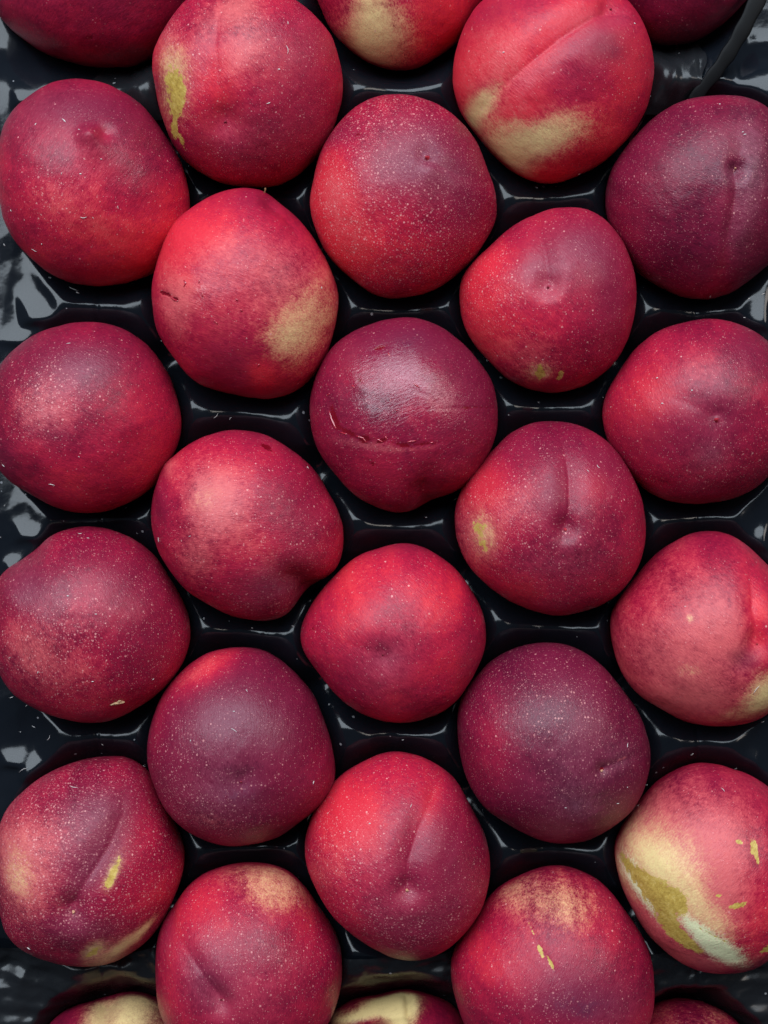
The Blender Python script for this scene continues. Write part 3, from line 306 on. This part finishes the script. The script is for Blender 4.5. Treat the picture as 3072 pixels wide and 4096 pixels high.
    {'label': 'shaded nectarine with a yellow-green crown, cut off by bottom left corner', 'loc': (-105.02, -222.54, -21.0), 'h': 30.83, 'r': [33.16, 33.25, 33.06, 33.28, 33.48, 33.29, 33.17, 32.7, 31.66, 30.77, 30.92, 32.39, 33.83, 34.3, 34.45, 33.88, 32.54, 32.12, 32.22, 31.59, 31.22, 31.05, 30.44, 30.37, 30.66, 30.8, 31.58, 32.53, 33.06, 33.74, 33.85, 33.23], 'base': {'bright': 0.3, 'speck': 0.02, 'purple': 0.2}, 'tips': [(-3.0, 30.6, 4.34, 3.0, 0)], 'blobs': [('yellow', 7.2, 28.7, 9.79, 10.68, 0, 1.2), ('yellow', -6.4, 27.4, 4.64, 7.13, 0, 0.7), ('coral', -0.2, 29.1, 12.49, 10.71, 0, 0.5), ('scar', -9.1, 31.4, 3.63, 0.91, 10, 0.6)]},
    {'label': 'shaded nectarine with a pale green wedge, bottom edge between two larger ones', 'loc': (5.76, -220.48, -21.0), 'h': 30.51, 'r': [33.34, 33.17, 33.07, 32.93, 33.14, 32.83, 31.83, 31.27, 30.65, 29.9, 30.63, 32.41, 33.77, 34.43, 34.14, 33.46, 33.22, 32.79, 32.32, 32.35, 31.9, 30.98, 30.46, 29.99, 29.65, 29.89, 30.43, 31.29, 32.2, 32.66, 33.16, 33.54], 'base': {'bright': 0.3, 'speck': 0.0}, 'grooves': [([(-29.2, 17.8), (-16.4, 24.6), (-3.9, 26.7), (3.2, 27.4)], 1.53, 2.2), ([(4.1, 27.6), (3.4, 31.2), (5.2, 33.3)], 1.53, 1.6)], 'blobs': [('yellow', -2.1, 28.5, 8.24, 2.87, 5, 1.6), ('yellow', 1.5, 30.3, 4.33, 6.14, -10, 1.5), ('yellow', -16.4, 25.1, 9.82, 1.61, 18, 1.3)]},
    {'label': 'shaded brownish red nectarine cut off by the bottom right of the photo', 'loc': (117.73, -224.8, -21.0), 'h': 29.32, 'r': [30.45, 30.89, 31.18, 31.64, 31.92, 31.99, 32.06, 32.15, 32.23, 31.79, 30.95, 30.56, 30.3, 29.92, 30.19, 30.75, 31.08, 31.66, 32.06, 31.93, 31.94, 31.65, 30.66, 29.93, 29.82, 29.79, 29.71, 29.58, 29.59, 29.73, 29.65, 29.82], 'base': {'bright': 0.3, 'speck': 0.15, 'purple': 0.1}, 'blobs': [('coral', 3.8, 29.4, 14.29, 7.15, 0, 0.25), ('yellow', 5.1, 28.0, 16.02, 5.34, 0, 0.25)]},
]
LINT_SPOTS = [(3, 17.2, 14.4, 1.65, 85, 0.21), (3, 16.9, 3.7, 3.3, 95, 0.25), (3, 14.3, -3.6, 0.99, 0, 0.49), (3, 10.4, -15.2, 1.49, 20, 0.33), (5, -3.4, 15.7, 2.31, -50, 0.43), (5, -14.0, 15.0, 0.99, 60, 0.33), (5, -3.6, -3.9, 0.83, 80, 0.23), (5, 15.4, -14.7, 1.32, -70, 0.2), (5, 3.3, -18.4, 2.31, 0, 0.26), (5, 6.7, -18.6, 0.83, -60, 0.25), (5, 3.2, -4.1, 0.83, 0, 0.49), (5, -14.0, -26.3, 0.66, 60, 0.49), (5, 2.5, 11.8, 0.66, 0, 0.33), (5, 10.5, 1.3, 0.66, 0, 0.33), (-1, -45.5, 123.5, 0.52, 60, 0.24), (10, -0.3, 25.2, 1.65, 15, 0.25), (10, -6.8, -25.9, 2.31, -12, 0.33), (10, 4.7, -16.0, 0.66, -30, 0.23), (10, 29.1, -22.6, 0.99, 70, 0.23), (10, 29.1, -22.8, 0.66, 60, 0.2), (13, 24.0, 21.2, 1.16, -80, 0.23), (8, 29.9, 0.1, 0.83, -60, 0.36), (-1, -86.1, 66.3, 0.88, 0, 0.26), (13, -30.7, -5.6, 1.98, 85, 0.26), (13, -17.3, -4.0, 0.99, 20, 0.23), (15, -0.6, 35.1, 1.49, 10, 0.18), (15, 3.0, 33.5, 1.16, -5, 0.17), (15, -12.0, -14.1, 1.32, 60, 0.33), (15, -0.7, 13.3, 0.83, 0, 0.49), (15, 7.5, -17.5, 0.83, 0, 0.4), (15, 9.3, 6.9, 0.83, 0, 0.4), (15, 27.1, -18.1, 0.83, 20, 0.33), (18, 1.1, 11.8, 2.64, -35, 0.26), (18, 0.8, 18.2, 0.83, 0, 0.4), (18, 28.8, -9.0, 1.32, 80, 0.49), (18, 5.0, 25.1, 1.32, -70, 0.21), (20, -1.1, 32.5, 3.3, -20, 0.13), (4, -21.4, -0.5, 0.83, 0, 0.49), (4, 26.8, 12.0, 0.83, 0, 0.49), (7, 8.0, 15.2, 1.32, 25, 0.36), (7, 7.3, 16.1, 0.83, 30, 0.4), (14, 13.6, 19.3, 1.65, -60, 0.23), (14, 9.5, 17.7, 1.16, -50, 0.2), (12, -20.8, 10.6, 0.83, 0, 0.49), (12, -19.6, 1.3, 0.83, 0, 0.49), (12, -9.7, 5.7, 0.66, 0, 0.49), (19, 24.1, -11.7, 0.49, 0, 0.33), (19, 20.8, -17.7, 1.32, -20, 0.36), (19, 24.0, 3.5, 1.65, 70, 0.26), (19, 1.1, -18.1, 0.83, 10, 0.23), (17, 11.0, -18.4, 3.96, 70, 0.2), (17, -14.9, 11.6, 0.66, 0, 0.25), (22, -28.5, 23.7, 0.83, 60, 0.25), (21, -10.9, 18.2, 0.83, 0, 0.49), (21, -18.1, 14.9, 0.83, 0, 0.4), (21, 3.9, 24.2, 1.65, 70, 0.2), (20, -17.4, -26.4, 1.49, -15, 0.49), (-1, -92.9, -98.2, 1.05, 0, 0.35), (22, -0.9, 33.3, 2.31, -75, 0.17), (-1, 102.0, -105.8, 0.88, 30, 0.35), (-1, 139.5, 81.5, 1.22, 20, 0.45), (-1, 144.9, 83.3, 1.4, 30, 0.39), (-1, 137.8, 74.4, 0.88, 0, 0.28), (5, -17.8, -27.6, 2.31, -15, 0.26), (-1, -119.7, 86.0, 3.85, -28, 0.24), (-1, -117.9, 84.4, 1.4, -30, 0.39), (-1, -64.3, 36.8, 2.45, 45, 0.17), (-1, -58.9, 35.9, 1.4, 60, 0.21), (-1, -146.2, 103.0, 1.05, -60, 0.42), (5, -25.2, -14.1, 0.83, -70, 0.33), (10, -25.8, -18.7, 1.49, -10, 0.3), (-1, -146.2, 2.5, 0.7, 60, 0.24), (-1, -148.0, -9.7, 1.05, -30, 0.24), (15, -23.1, -9.3, 0.66, 45, 0.33), (-1, -143.3, -71.3, 1.57, 20, 0.39), (-1, -137.6, -74.4, 1.05, 40, 0.24), (-1, -134.9, -82.6, 1.57, -20, 0.28), (-1, -128.6, -86.5, 2.45, 50, 0.28), (-1, -140.1, -84.7, 0.52, 0, 0.35), (-1, -138.5, -99.1, 4.55, 30, 0.14), (-1, -108.1, -89.2, 0.88, -60, 0.35), (18, -14.6, 7.8, 0.83, 70, 0.23), (-1, 16.2, -2.1, 0.7, 0, 0.32), (-1, 7.2, -87.4, 0.88, 30, 0.39), (-1, 84.1, 44.0, 0.7, 0, 0.28), (7, 1.6, -38.9, 0.66, 0, 0.33), (-1, 136.0, -99.1, 1.75, 60, 0.17), (-1, 118.1, -92.8, 1.4, 60, 0.17), (-1, -137.6, -183.1, 0.7, 70, 0.24), (7, 1.1, 28.7, 0.66, 0, 0.33), (-1, 59.1, 125.3, 0.88, 0, 0.35), (4, 9.6, -37.6, 0.83, 40, 0.33), (-1, -34.8, -43.6, 0.88, 0, 0.42), (-1, -50.7, -44.7, 0.7, 0, 0.39), (-1, 144.9, -80.3, 1.4, 30, 0.21)]
JUICE_LINES = [(11, [(-27.1, -0.6), (-26.3, -3.5), (-25.2, -5.8), (-24.6, -7.4)]), (11, [(-23.0, -8.5), (-20.5, -9.3)]), (11, [(-17.1, -10.0), (-14.7, -10.8), (-13.4, -12.6)]), (11, [(-9.6, -11.2), (-7.7, -12.4)]), (11, [(-6.7, -10.3), (-6.1, -11.6)]), (11, [(-5.7, 20.0), (-5.1, 18.5)]), (11, [(-2.8, -1.1), (-2.6, -1.5)]), (11, [(1.2, -12.4), (4.2, -11.9)]), (11, [(9.5, -12.7), (10.5, -12.3)]), (11, [(-28.0, 5.1), (-27.0, 5.8)]), (11, [(-18.7, 8.3), (-17.7, 7.2)]), (11, [(3.3, 8.5), (5.3, 7.0)]), (8, [(-18.9, 1.3), (-18.0, 0.0), (-18.9, -1.2)]), (8, [(-12.9, 0.9), (-13.1, -0.4)]), (8, [(-11.9, -3.7), (-11.7, -5.3)]), (8, [(-24.5, -3.8), (-22.9, -5.3), (-21.1, -6.1)]), (8, [(-7.7, -13.5), (-6.6, -14.8)]), (8, [(0.3, -6.3), (1.0, -6.9)]), (8, [(7.6, -28.2), (6.9, -28.8)]), (8, [(1.9, -9.8), (2.4, -10.6)])]
FLAKE_AT = (15, 14.6, -26.4)
STALK_AT = (8, 8.3, 37.2)

NT_, NU, ND = 224, 84, 20

def radius_at(f, th):
    r = np.array(f['r']); n = len(r)
    F = np.fft.rfft(r) / n
    out = np.full(np.shape(th), F[0].real)
    for k in range(1, n // 2):
        out = out + 2 * (F[k].real * np.cos(k * th) - F[k].imag * np.sin(k * th))
    return out

def seg_dist(px, py, pts):
    best = np.full(px.shape, 1e9); tbest = np.zeros(px.shape)
    pts = np.array(pts, float)
    L = np.hypot(*(pts[1:] - pts[:-1]).T); tot = L.sum(); acc = 0
    for (a, b), l in zip(zip(pts[:-1], pts[1:]), L):
        e = b - a
        t = np.clip(((px - a[0]) * e[0] + (py - a[1]) * e[1]) / (l * l + 1e-9), 0, 1)
        d = np.hypot(px - a[0] - t * e[0], py - a[1] - t * e[1])
        m = d < best
        best[m] = d[m]; tbest[m] = (acc + t[m] * l) / tot
        acc += l
    return best, tbest

CH = {'bright': 0, 'coral': 1, 'yellow': 2, 'purple': 3, 'scar': 4, 'speck': 5, 'bloom': 6, 'wet': 7, 'gash': 8, 'cream': 9, 'speckbig': 10}

def build_body(f, idx):
    th = np.linspace(0, 2 * np.pi, NT_, endpoint=False)
    ph = np.concatenate([np.linspace(np.pi / 2, 0, NU + 1)[1:], np.linspace(0, -np.pi / 2, ND + 1)[1:-1]])
    r = radius_at(f, th); h = f['h']
    cp = np.cos(ph)[:, None]; sp = np.sin(ph)[:, None]
    # towards the top the section relaxes to a circle, so no star-shaped pole
    rm = r.mean()
    w = np.clip(cp, 0, 1) ** 1.5
    rr = rm + (r[None, :] - rm) * w
    X = rr * cp * np.cos(th); Y = rr * cp * np.sin(th); Z = h * sp * np.ones_like(th)
    x = np.concatenate([[0], X.ravel(), [0]]); y = np.concatenate([[0], Y.ravel(), [0]]); z = np.concatenate([[h], Z.ravel(), [-h]])
    nx, ny, nz = x / rm ** 2, y / rm ** 2, z / h ** 2
    nl = np.sqrt(nx ** 2 + ny ** 2 + nz ** 2); nx, ny, nz = nx / nl, ny / nl, nz / nl
    top = smooth01(-.15, .12, z / h)
    disp = np.zeros_like(x)
    for (tx, ty, s, dep, tp) in f.get('tips', []):
        d = np.hypot(x - tx, y - ty)
        disp -= top * dep * np.exp(-(d / s) ** 2)
        if tp: disp += top * tp * np.exp(-(d / 1.1))
    for (pts, wd, dep) in f.get('grooves', []):
        d, t = seg_dist(x, y, pts)
        fade = .35 + .65 * smooth01(1.0, .45, t)
        # a rounded valley with slightly raised shoulders and a finer crease in its floor
        disp -= top * .78 * dep * fade * (np.exp(-(d / wd) ** 2) - .15 * np.exp(-((d - 1.9 * wd) / (.9 * wd)) ** 2))
        disp -= top * dep * .20 * fade * np.exp(-(d / (.16 * wd + .25)) ** 2)
    # gentle lumps
    disp += .28 * vnoise(x * .09 + idx * 3.3, y * .09 + z * .05, 2) + .10 * vnoise(x * .25 + idx, y * .25 + z * .2, 5)
    x = x + nx * disp; y = y + ny * disp; z = z + nz * disp
    # colour masks (the skin's own look, plus painted sheen in one of them)
    M = np.zeros((11, len(x)))
    for k, val in f['base'].items(): M[CH[k]] += val
    for (t, bx, by, bxr, byr, rot, st) in f.get('blobs', []):
        a = math.radians(rot); c_, s_ = math.cos(a), math.sin(a)
        dx, dy = x - bx, y - by
        u = (dx * c_ + dy * s_) / bxr; v = (-dx * s_ + dy * c_) / byr
        M[CH[t]] += top * st * np.exp(-.9 * (u * u + v * v))
    M = np.clip(M, 0, 1.3)
    q = idx * 5.7
    n1 = .5 + .5 * (.6 * vnoise(x * .075 + q, y * .075 + z * .03, 21) + .35 * vnoise(x * .17 + q, y * .17 + z * .07, 22) + .22 * vnoise(x * .4, y * .4 + z * .2 + q, 23))
    M = np.vstack([M, n1[None]])
    nr = len(ph)
    j = np.arange(NT_); j2 = (j + 1) % NT_
    rows = 1 + np.arange(nr - 1)[:, None] * NT_
    quads = np.stack([rows + j, rows + NT_ + j, rows + NT_ + j2, rows + j2], -1).reshape(-1, 4)
    je = np.arange(0, NT_, 2)
    last = 1 + (nr - 1) * NT_
    cap0 = np.stack([np.zeros_like(je), 1 + je, 2 + je, 1 + (je + 2) % NT_], -1)
    cap1 = np.stack([np.full_like(je, len(x) - 1), last + (je + 2) % NT_, last + je + 1, last + je], -1)
    faces = np.concatenate([quads, cap0, cap1])
    V = np.stack([x, y, z], 1) * MM
    return V, faces, M, np.stack([nx, ny, nz], 1)

SURF = []   # (world vertices, normals) of the fruit tops, to rest small things on

def make_fruit(f, idx):
    V, faces, M, N = build_body(f, idx)
    base = np.array(f['loc']) * MM
    root = bpy.data.objects.new('nectarine', None)
    root.empty_display_size = .01
    col.objects.link(root)
    root.location = (base[0], base[1], base[2] - f['h'] * MM)
    tag(root, f['label'], 'nectarine', 'nectarines in the black tray')
    body = mesh_obj('body', V, faces, SKIN, root)
    body.location = (0, 0, f['h'] * MM)
    me = body.data
    for name, ids in (('skin_a', (0, 1, 2)), ('skin_b', (3, 4, 5)), ('skin_c', (6, 7, 8)), ('skin_d', (9, 10, 11))):
        at = me.attributes.new(name, 'FLOAT_COLOR', 'POINT')
        arr = np.ones((len(V), 4), np.float32)
        for q, i in enumerate(ids): arr[:, q] = M[i]
        at.data.foreach_set('color', arr.ravel())
    SURF.append((V + base, N))
    for (tx, ty, s, mat) in f.get('tipmark', []):
        up = N[:, 2] > .1
        d = np.hypot(V[:, 0] - tx * MM, V[:, 1] - ty * MM) + (~up) * 9
        p = V[np.argmin(d)]
        add_tip(root, p + np.array([0, 0, f['h'] * MM]), s, mat, idx)
    return root

def add_tip(root, p, s, mat, idx):
    rnd = random.Random(idx * 7 + 1)
    n, rings = 8, 5
    vs, fs = [], []
    lean = (rnd.uniform(-.4, .4), rnd.uniform(-.4, .4))
    for i in range(rings):
        t = i / (rings - 1)
        rad = (.62 * (1 - t) ** .8 + .10) * s
        for j in range(n):
            a = 2 * math.pi * j / n
            q = rad * (1 + .2 * math.sin(3 * a + idx))
            vs.append((p[0] + MM * (q * math.cos(a) + lean[0] * t * s), p[1] + MM * (q * math.sin(a) + lean[1] * t * s), p[2] + MM * (-.35 + 1.1 * t * s)))
    vs.append((p[0] + MM * lean[0] * s, p[1] + MM * lean[1] * s, p[2] + MM * (-.35 + 1.15 * s)))
    for i in range(rings - 1):
        for j in range(n):
            fs.append((i * n + j, i * n + (j + 1) % n, (i + 1) * n + (j + 1) % n, (i + 1) * n + j))
    for j in range(n): fs.append(((rings - 1) * n + j, (rings - 1) * n + (j + 1) % n, len(vs) - 1))
    mesh_obj('blossom_tip', vs, fs, TIP[mat], root)

# ---------------------------------------------------------------- the counter under the tray
cs = 1.2
counter = mesh_obj('counter', [(-cs, -cs, -.062), (cs, -cs, -.062), (cs, cs, -.062), (-cs, cs, -.062)], [(0, 1, 2, 3)], COUNTER, smooth=False)
tag(counter, kind='structure')

# ---------------------------------------------------------------- the tray
PXM = .1756   # millimetres per unit of the plan the tray was measured in
def plan(px, py): return (px - 829.5) * PXM, -(py - 1106.0) * PXM

def fruit_under(x, y, gap=.4):
    """height of the lowest fruit skin over a point (or a large number)"""
    out = np.full(np.shape(x), 50.0)
    for f in FRUITS:
        lx, ly, lz = f['loc']
        d = np.hypot(x - lx, y - ly)
        R = radius_at(f, np.arctan2(y - ly, x - lx)) * 1.004
        q = np.clip(d / R, 0, 1)
        out = np.minimum(out, np.where(d < R, lz - f['h'] * np.sqrt(1 - q * q) - gap, 50.0))
    return out

# folds of the outer rim: crest position, half width, slope towards the window, height
TENTS = [(62, 215, 30, .20, -5, .02), (92, 690, 34, .31, -4, 0), (22, 735, 34, .36, -7, .1), (70, 1165, 30, .40, -5, 0), (30, 1235, 22, .38, -7, .05), (90, 1690, 32, .47, -4, 0), (22, 1660, 18, .44, -6, .04), (60, 2190, 30, .55, -12, 0),
         (1600, 255, 80, .14, 0, .33), (1640, 700, 22, .22, -2.5, .3), (1640, 1180, 18, .34, -2.5, .28), (1615, 1660, 26, .42, -2.5, .24), (1640, 2140, 30, .5, -9, .2)]
DIPS = []
for i_, f_ in enumerate(FRUITS):
    for g_ in FRUITS[i_ + 1:]:
        ex, ey = g_['loc'][0] - f_['loc'][0], g_['loc'][1] - f_['loc'][1]
        L_ = math.hypot(ex, ey)
        if L_ < 86 and abs(ex) > 35: DIPS.append(((f_['loc'][0] + g_['loc'][0]) / 2, (f_['loc'][1] + g_['loc'][1]) / 2, ex / L_, ey / L_))

def tray_height(x, y):
    """x, y in mm -> height in mm"""
    beta = .115
    acc = np.zeros_like(x)
    for f in FRUITS:
        lx, ly, lz = f['loc']
        dx, dy = (x - lx) * 1.12, y - ly
        d = np.hypot(dx, dy); th = np.arctan2(dy, dx)
        R = radius_at(f, th); rm = np.mean(f['r'])
        w = smooth01(60, 30, d)
        R = rm + (R - rm) * w * .8
        dn = d / R * 36.3
        p = -38 + .0205 * dn ** 2 + min(lz, 0) * 1.0
        acc += np.exp(-beta * np.clip(p, -60, 60))
    bowl = -np.log(acc) / beta
    px = x / PXM + 829.5; py = 1106.0 - y / PXM
    # rims: the left one sags outwards and is creased, the right one is a taut flat
    left = smooth01(170, 30, px)
    right = smooth01(1560, 1640, px)
    wy = 40 * vnoise(x * .04, y * 0, 17)
    cap = -1.5 - 7.5 * left + left * 1.6 * crumple(x, y, 2, 4, .045) - 3.2 * right
    for (tx, ty, hw, up, z0, sx) in TENTS:
        u, v = x - plan(tx, ty)[0], y - plan(tx, ty)[1]
        hwm = hw * PXM
        t1 = z0 - up * v + sx * u - .010 * u * u - .006 * (v - 8) ** 2
        t2 = z0 + 1.3 * v + .25 * u
        t3 = z0 - .3 - .9 * (np.abs(u + .12 * v) - hwm)
        t = -np.log(np.exp(-1.5 * np.clip(t1, -30, 30)) + np.exp(-1.5 * np.clip(t2, -30, 30)) + np.exp(-1.5 * np.clip(t3, -30, 30))) / 1.5
        t = t + .25 * vnoise(x * .16, y * .10, int(ty) % 11)
        cap = np.log(np.exp(1.6 * np.clip(cap, -40, 20)) + np.exp(1.6 * np.clip(t, -40, 20))) / 1.6
    ends = np.maximum(smooth01(190, 50, py + wy), smooth01(2010, 2130, py + wy))
    cap = cap - 8.0 * ends
    b2 = .8
    z = -np.log(np.exp(-b2 * np.clip(bowl, -60, 40)) + np.exp(-b2 * cap)) / b2
    for (mx, my, ax, ay) in DIPS:
        u = (x - mx) * ax + (y - my) * ay; v = -(x - mx) * ay + (y - my) * ax
        z = z - 8.0 * np.exp(-(u / 7.5) ** 2 - (v / 8.5) ** 2)
    # forming seams across the outer saddles
    hi = smooth01(-22, -12, z)
    for sx in (203, 1515):
        z = z - hi * .6 * np.exp(-(((px - sx) + 6 * vnoise(y * .08, y * 0, 6)) / 5.0) ** 2)
    mid = (1 - .85 * left) * (1 - .85 * right)
    z = z + mid * (.32 * vnoise(x * .075, y * .075, 12) + .10 * vnoise(x * .22, y * .22, 13) + hi * .35 * ridged(x * .10, y * .10, 14))
    return np.minimum(z, fruit_under(x, y))

def crumple(x, y, seed, n=7, freq=.2):
    """straight-creased relief of crushed film, about -1..1"""
    r = random.Random(seed); out = np.zeros_like(x); tot = 0
    wx = 3 * vnoise(x * .06, y * .06, seed); wy = 3 * vnoise(x * .06 + 9, y * .06, seed + 1)
    for i in range(n):
        a = r.uniform(0, math.pi); fq = freq * r.uniform(.5, 1.7); ph = r.uniform(0, 9)
        t = ((x + wx) * math.cos(a) + (y + wy) * math.sin(a)) * fq + ph
        amp = 1 / (fq / freq) ** .8 * (.4 + .6 * np.abs(vnoise(x * .05 + i, y * .05, seed + 5 + i)))
        out += amp * (np.abs((t % 2) - 1) * 2 - 1); tot += 1
    return out / tot * 1.6

def build_tray():
    x = np.arange(-178, 178.1, .72); y = np.arange(-264, 264.1, .74)
    gx, gy = np.meshgrid(x, y)
    gz = tray_height(gx, gy)
    # a lip that turns down at the outside
    ex = np.maximum(np.abs(gx) - 170, 0); ey = np.maximum(np.abs(gy) - 256, 0)
    gz = gz - np.minimum((ex ** 2 + ey ** 2) * .55, 45)
    gz = np.maximum(gz, -58)
    ny, nx = gx.shape
    V = np.stack([gx.ravel(), gy.ravel(), gz.ravel()], 1) * MM
    i = np.arange(ny - 1)[:, None] * nx + np.arange(nx - 1)[None, :]
    Fc = np.stack([i, i + 1, i + nx + 1, i + nx], -1).reshape(-1, 4)
    root = bpy.data.objects.new('fruit_tray', None)
    col.objects.link(root); root.location = (0, 0, -.06)
    tag(root, 'glossy black moulded plastic tray with round pockets under the nectarines', 'tray')
    o = mesh_obj('pocket_sheet', V + np.array([0, 0, .06]), Fc, TRAY, root)
    return root
build_tray()

# ---------------------------------------------------------------- the fruits
ROOTS = [make_fruit(f, i) for i, f in enumerate(FRUITS)]

# ---------------------------------------------------------------- small things
def skin_point(i, lx, ly):
    V, N = SURF[i]
    base = np.array(FRUITS[i]['loc']) * MM
    d = np.hypot(V[:, 0] - base[0] - lx * MM, V[:, 1] - base[1] - ly * MM) + (N[:, 2] < 0) * 9
    k = int(np.argmin(d))
    p = V[k].copy()
    # move along the tangent plane to the exact place
    n = N[k]
    ex, ey = base[0] + lx * MM - p[0], base[1] + ly * MM - p[1]
    p[2] -= (n[0] * ex + n[1] * ey) / max(n[2], .25)
    p[0] += ex; p[1] += ey
    return p, n

def ground_point(i, x, y):
    if i >= 0: return skin_point(i, x, y)
    e = .4
    X = np.array([x, x + e, x]); Y = np.array([y, y, y + e])
    z = tray_height(X, Y)
    n = np.array([-(z[1] - z[0]) / e, -(z[2] - z[0]) / e, 1.0]); n /= np.linalg.norm(n)
    return np.array([x, y, z[0]]) * MM, n

def tube(path, radii, sides=6, flat=1.0):
    """closed tube along a path; returns verts, faces"""
    path = np.array(path, float); vs, fs = [], []
    m = len(path)
    for i in range(m):
        t = path[min(i + 1, m - 1)] - path[max(i - 1, 0)]; t /= np.linalg.norm(t) + 1e-12
        u = np.cross(t, (0, 0, 1.0)); u /= np.linalg.norm(u) + 1e-12
        w = np.cross(u, t)
        for j in range(sides):
            a = 2 * math.pi * j / sides
            vs.append(path[i] + radii[i] * (math.cos(a) * u + math.sin(a) * w * flat))
    for i in range(m - 1):
        for j in range(sides):
            fs.append((i * sides + j, i * sides + (j + 1) % sides, (i + 1) * sides + (j + 1) % sides, (i + 1) * sides + j))
    fs.append(tuple(range(sides))[::-1]); fs.append(tuple(range((m - 1) * sides, m * sides)))
    return vs, fs

# lint and dust: tiny pale slivers, nobody could count them
rl = random.Random(5)
vs, fs = [], []
for (i, lx, ly, ln, an, wd) in LINT_SPOTS:
    p, n = ground_point(i, lx, ly)
    a = math.radians(an)
    t = np.array([math.cos(a), math.sin(a), 0.0]); t -= n * np.dot(t, n); t /= np.linalg.norm(t)
    q = np.cross(n, t)
    bend = rl.uniform(-.18, .18) * ln
    path = [p + MM * (t * ln * s + q * bend * (1 - 4 * s * s) + n * (.10 + rl.uniform(0, .1))) for s in (-.5, -.2, .15, .5)]
    r0 = max(wd * .42, .10) * MM
    v1, f1 = tube(path, [r0 * .35, r0 * rl.uniform(.8, 1.1), r0, r0 * .3], 5, .6)
    o = len(vs); vs += v1; fs += [tuple(o + k for k in f) for f in f1]
lint = mesh_obj('lint', vs, fs, LINT)
tag(lint, 'pale lint and dust bits scattered over fruit and tray', 'lint', kind='stuff')

# juice beads on the split skins
for (i, line) in JUICE_LINES:
    root = ROOTS[i]; rb = np.array(root.location)
    pts = [skin_point(i, *p)[0] - rb for p in line]
    if len(pts) == 2: pts = [pts[0], (pts[0] + pts[1]) / 2, pts[1]]
    dense = []
    for k in range(len(pts) - 1):
        for s in (0, .33, .66): dense.append(pts[k] * (1 - s) + pts[k + 1] * s)
    dense.append(pts[-1])
    m = len(dense)
    rad = [MM * (.12 + .24 * math.sin(math.pi * (k + .5) / m) * rl.uniform(.6, 1.2)) for k in range(m)]
    v1, f1 = tube([d + np.array([0, 0, .00006]) for d in dense], rad, 8, .75)
    mesh_obj('juice_bead', v1, f1, JUICE, root)

# tan flake on the freckled fruit
i, lx, ly = FLAKE_AT
p, n = skin_point(i, lx, ly)
out = [(-3.2, .5), (-1.6, 1.0), (-.4, .6), (.5, 1.5), (1.4, 1.1), (1.7, .1), (2.7, -1.0), (1.0, -1.2), (-.6, -.9), (-1.5, -.1), (-2.4, -.1)]
t = np.array([1.0, .05, 0]); t -= n * np.dot(t, n); t /= np.linalg.norm(t); q = np.cross(n, t)
vs = []
for (hgt, sc) in ((.05, 1.0), (.42, .86)):
    for k, (a, b_) in enumerate(out): vs.append(p + MM * (t * a * sc * .92 + q * b_ * sc * .92 + n * (hgt + .18 * math.sin(2.3 * k))))
vs.append(p + MM * n * .75)
m = len(out)
fs = [(k, (k + 1) % m, m + (k + 1) % m, m + k) for k in range(m)] + [(m + k, m + (k + 1) % m, 2 * m) for k in range(m)]
tag(mesh_obj('bark_flake', vs, fs, FLAKE, smooth=False), 'small tan flake stuck on the freckled nectarine at the left edge', 'flake')

# dry stalk end on the split wet fruit (a part of it)
i, lx, ly = STALK_AT
p, n = skin_point(i, lx, ly)
p = p - np.array(ROOTS[i].location)
v1, f1 = tube([p + MM * np.array(d) for d in ((-.5, -.8, -.3), (0, 0, .5), (.3, .7, 1.1), (.4, 1.5, 1.6))], [.00042, .00034, .00028, .00034], 7)
mesh_obj('stalk', v1, f1, STALK, ROOTS[i])

# black strap lying over the rim, top right
path = [(*plan(a, b_), z) for a, b_, z in ((1668, -70, 6), (1640, -15, 6), (1612, 45, 5.2), (1592, 85, 4.0), (1568, 125, 2.4), (1545, 158, .6), (1520, 188, -1.6), (1496, 216, -4.5))]
path = np.array(path)
dense = np.concatenate([np.linspace(path[k], path[k + 1], 5)[:-1] for k in range(len(path) - 1)] + [path[-1:]])
for _ in range(3): dense[1:-1] = (dense[:-2] + 2 * dense[1:-1] + dense[2:]) / 4
v1, f1 = tube(dense * MM, [.0034 - .0012 * (k / len(dense)) + .00025 * math.sin(k * 1.3) for k in range(len(dense))], 12, .16)
tag(mesh_obj('strap', v1, f1, STRAP), 'flat black strap running diagonally over the tray rim, top right', 'strap')

def film(name, x0, y0, x1, y1, seed, amp, lift, label):
    ax, ay = plan(x0, y1); bx, by = plan(x1, y0)
    gx, gy = np.meshgrid(np.arange(ax, bx, .6), np.arange(ay, by, .6))
    ed = 6 * vnoise(gx * .08, gy * .08, seed)
    gx2 = gx + ed * .4; gy2 = gy + 5 * vnoise(gx * .07 + 4, gy * .07, seed + 2) * .4
    cr = crumple(gx2, gy2, seed)
    z = np.minimum(tray_height(gx2, gy2) + lift + amp * (1.0 + cr), fruit_under(gx2, gy2, .15))
    z = np.maximum(z, tray_height(gx2, gy2) + .12)
    ny, nx = gx.shape
    V = np.stack([gx2.ravel(), gy2.ravel(), z.ravel()], 1) * MM
    i = np.arange(ny - 1)[:, None] * nx + np.arange(nx - 1)[None, :]
    Fc = np.stack([i, i + 1, i + nx + 1, i + nx], -1).reshape(-1, 4)
    return tag(mesh_obj(name, V, Fc, FILM), label, 'plastic film')

film('crumpled_film', 1405, 60, 1525, 230, 4, 2.2, .3, 'crumpled scrap of black plastic film beside the strap, top right')
film('crumpled_film', -90, 2062, 1750, 2290, 9, 2.4, .3, 'long crumpled black plastic film above the shaded bottom row')
film('crumpled_film', 190, 108, 345, 235, 15, 1.0, .2, 'crumpled black film between the two upper left nectarines')
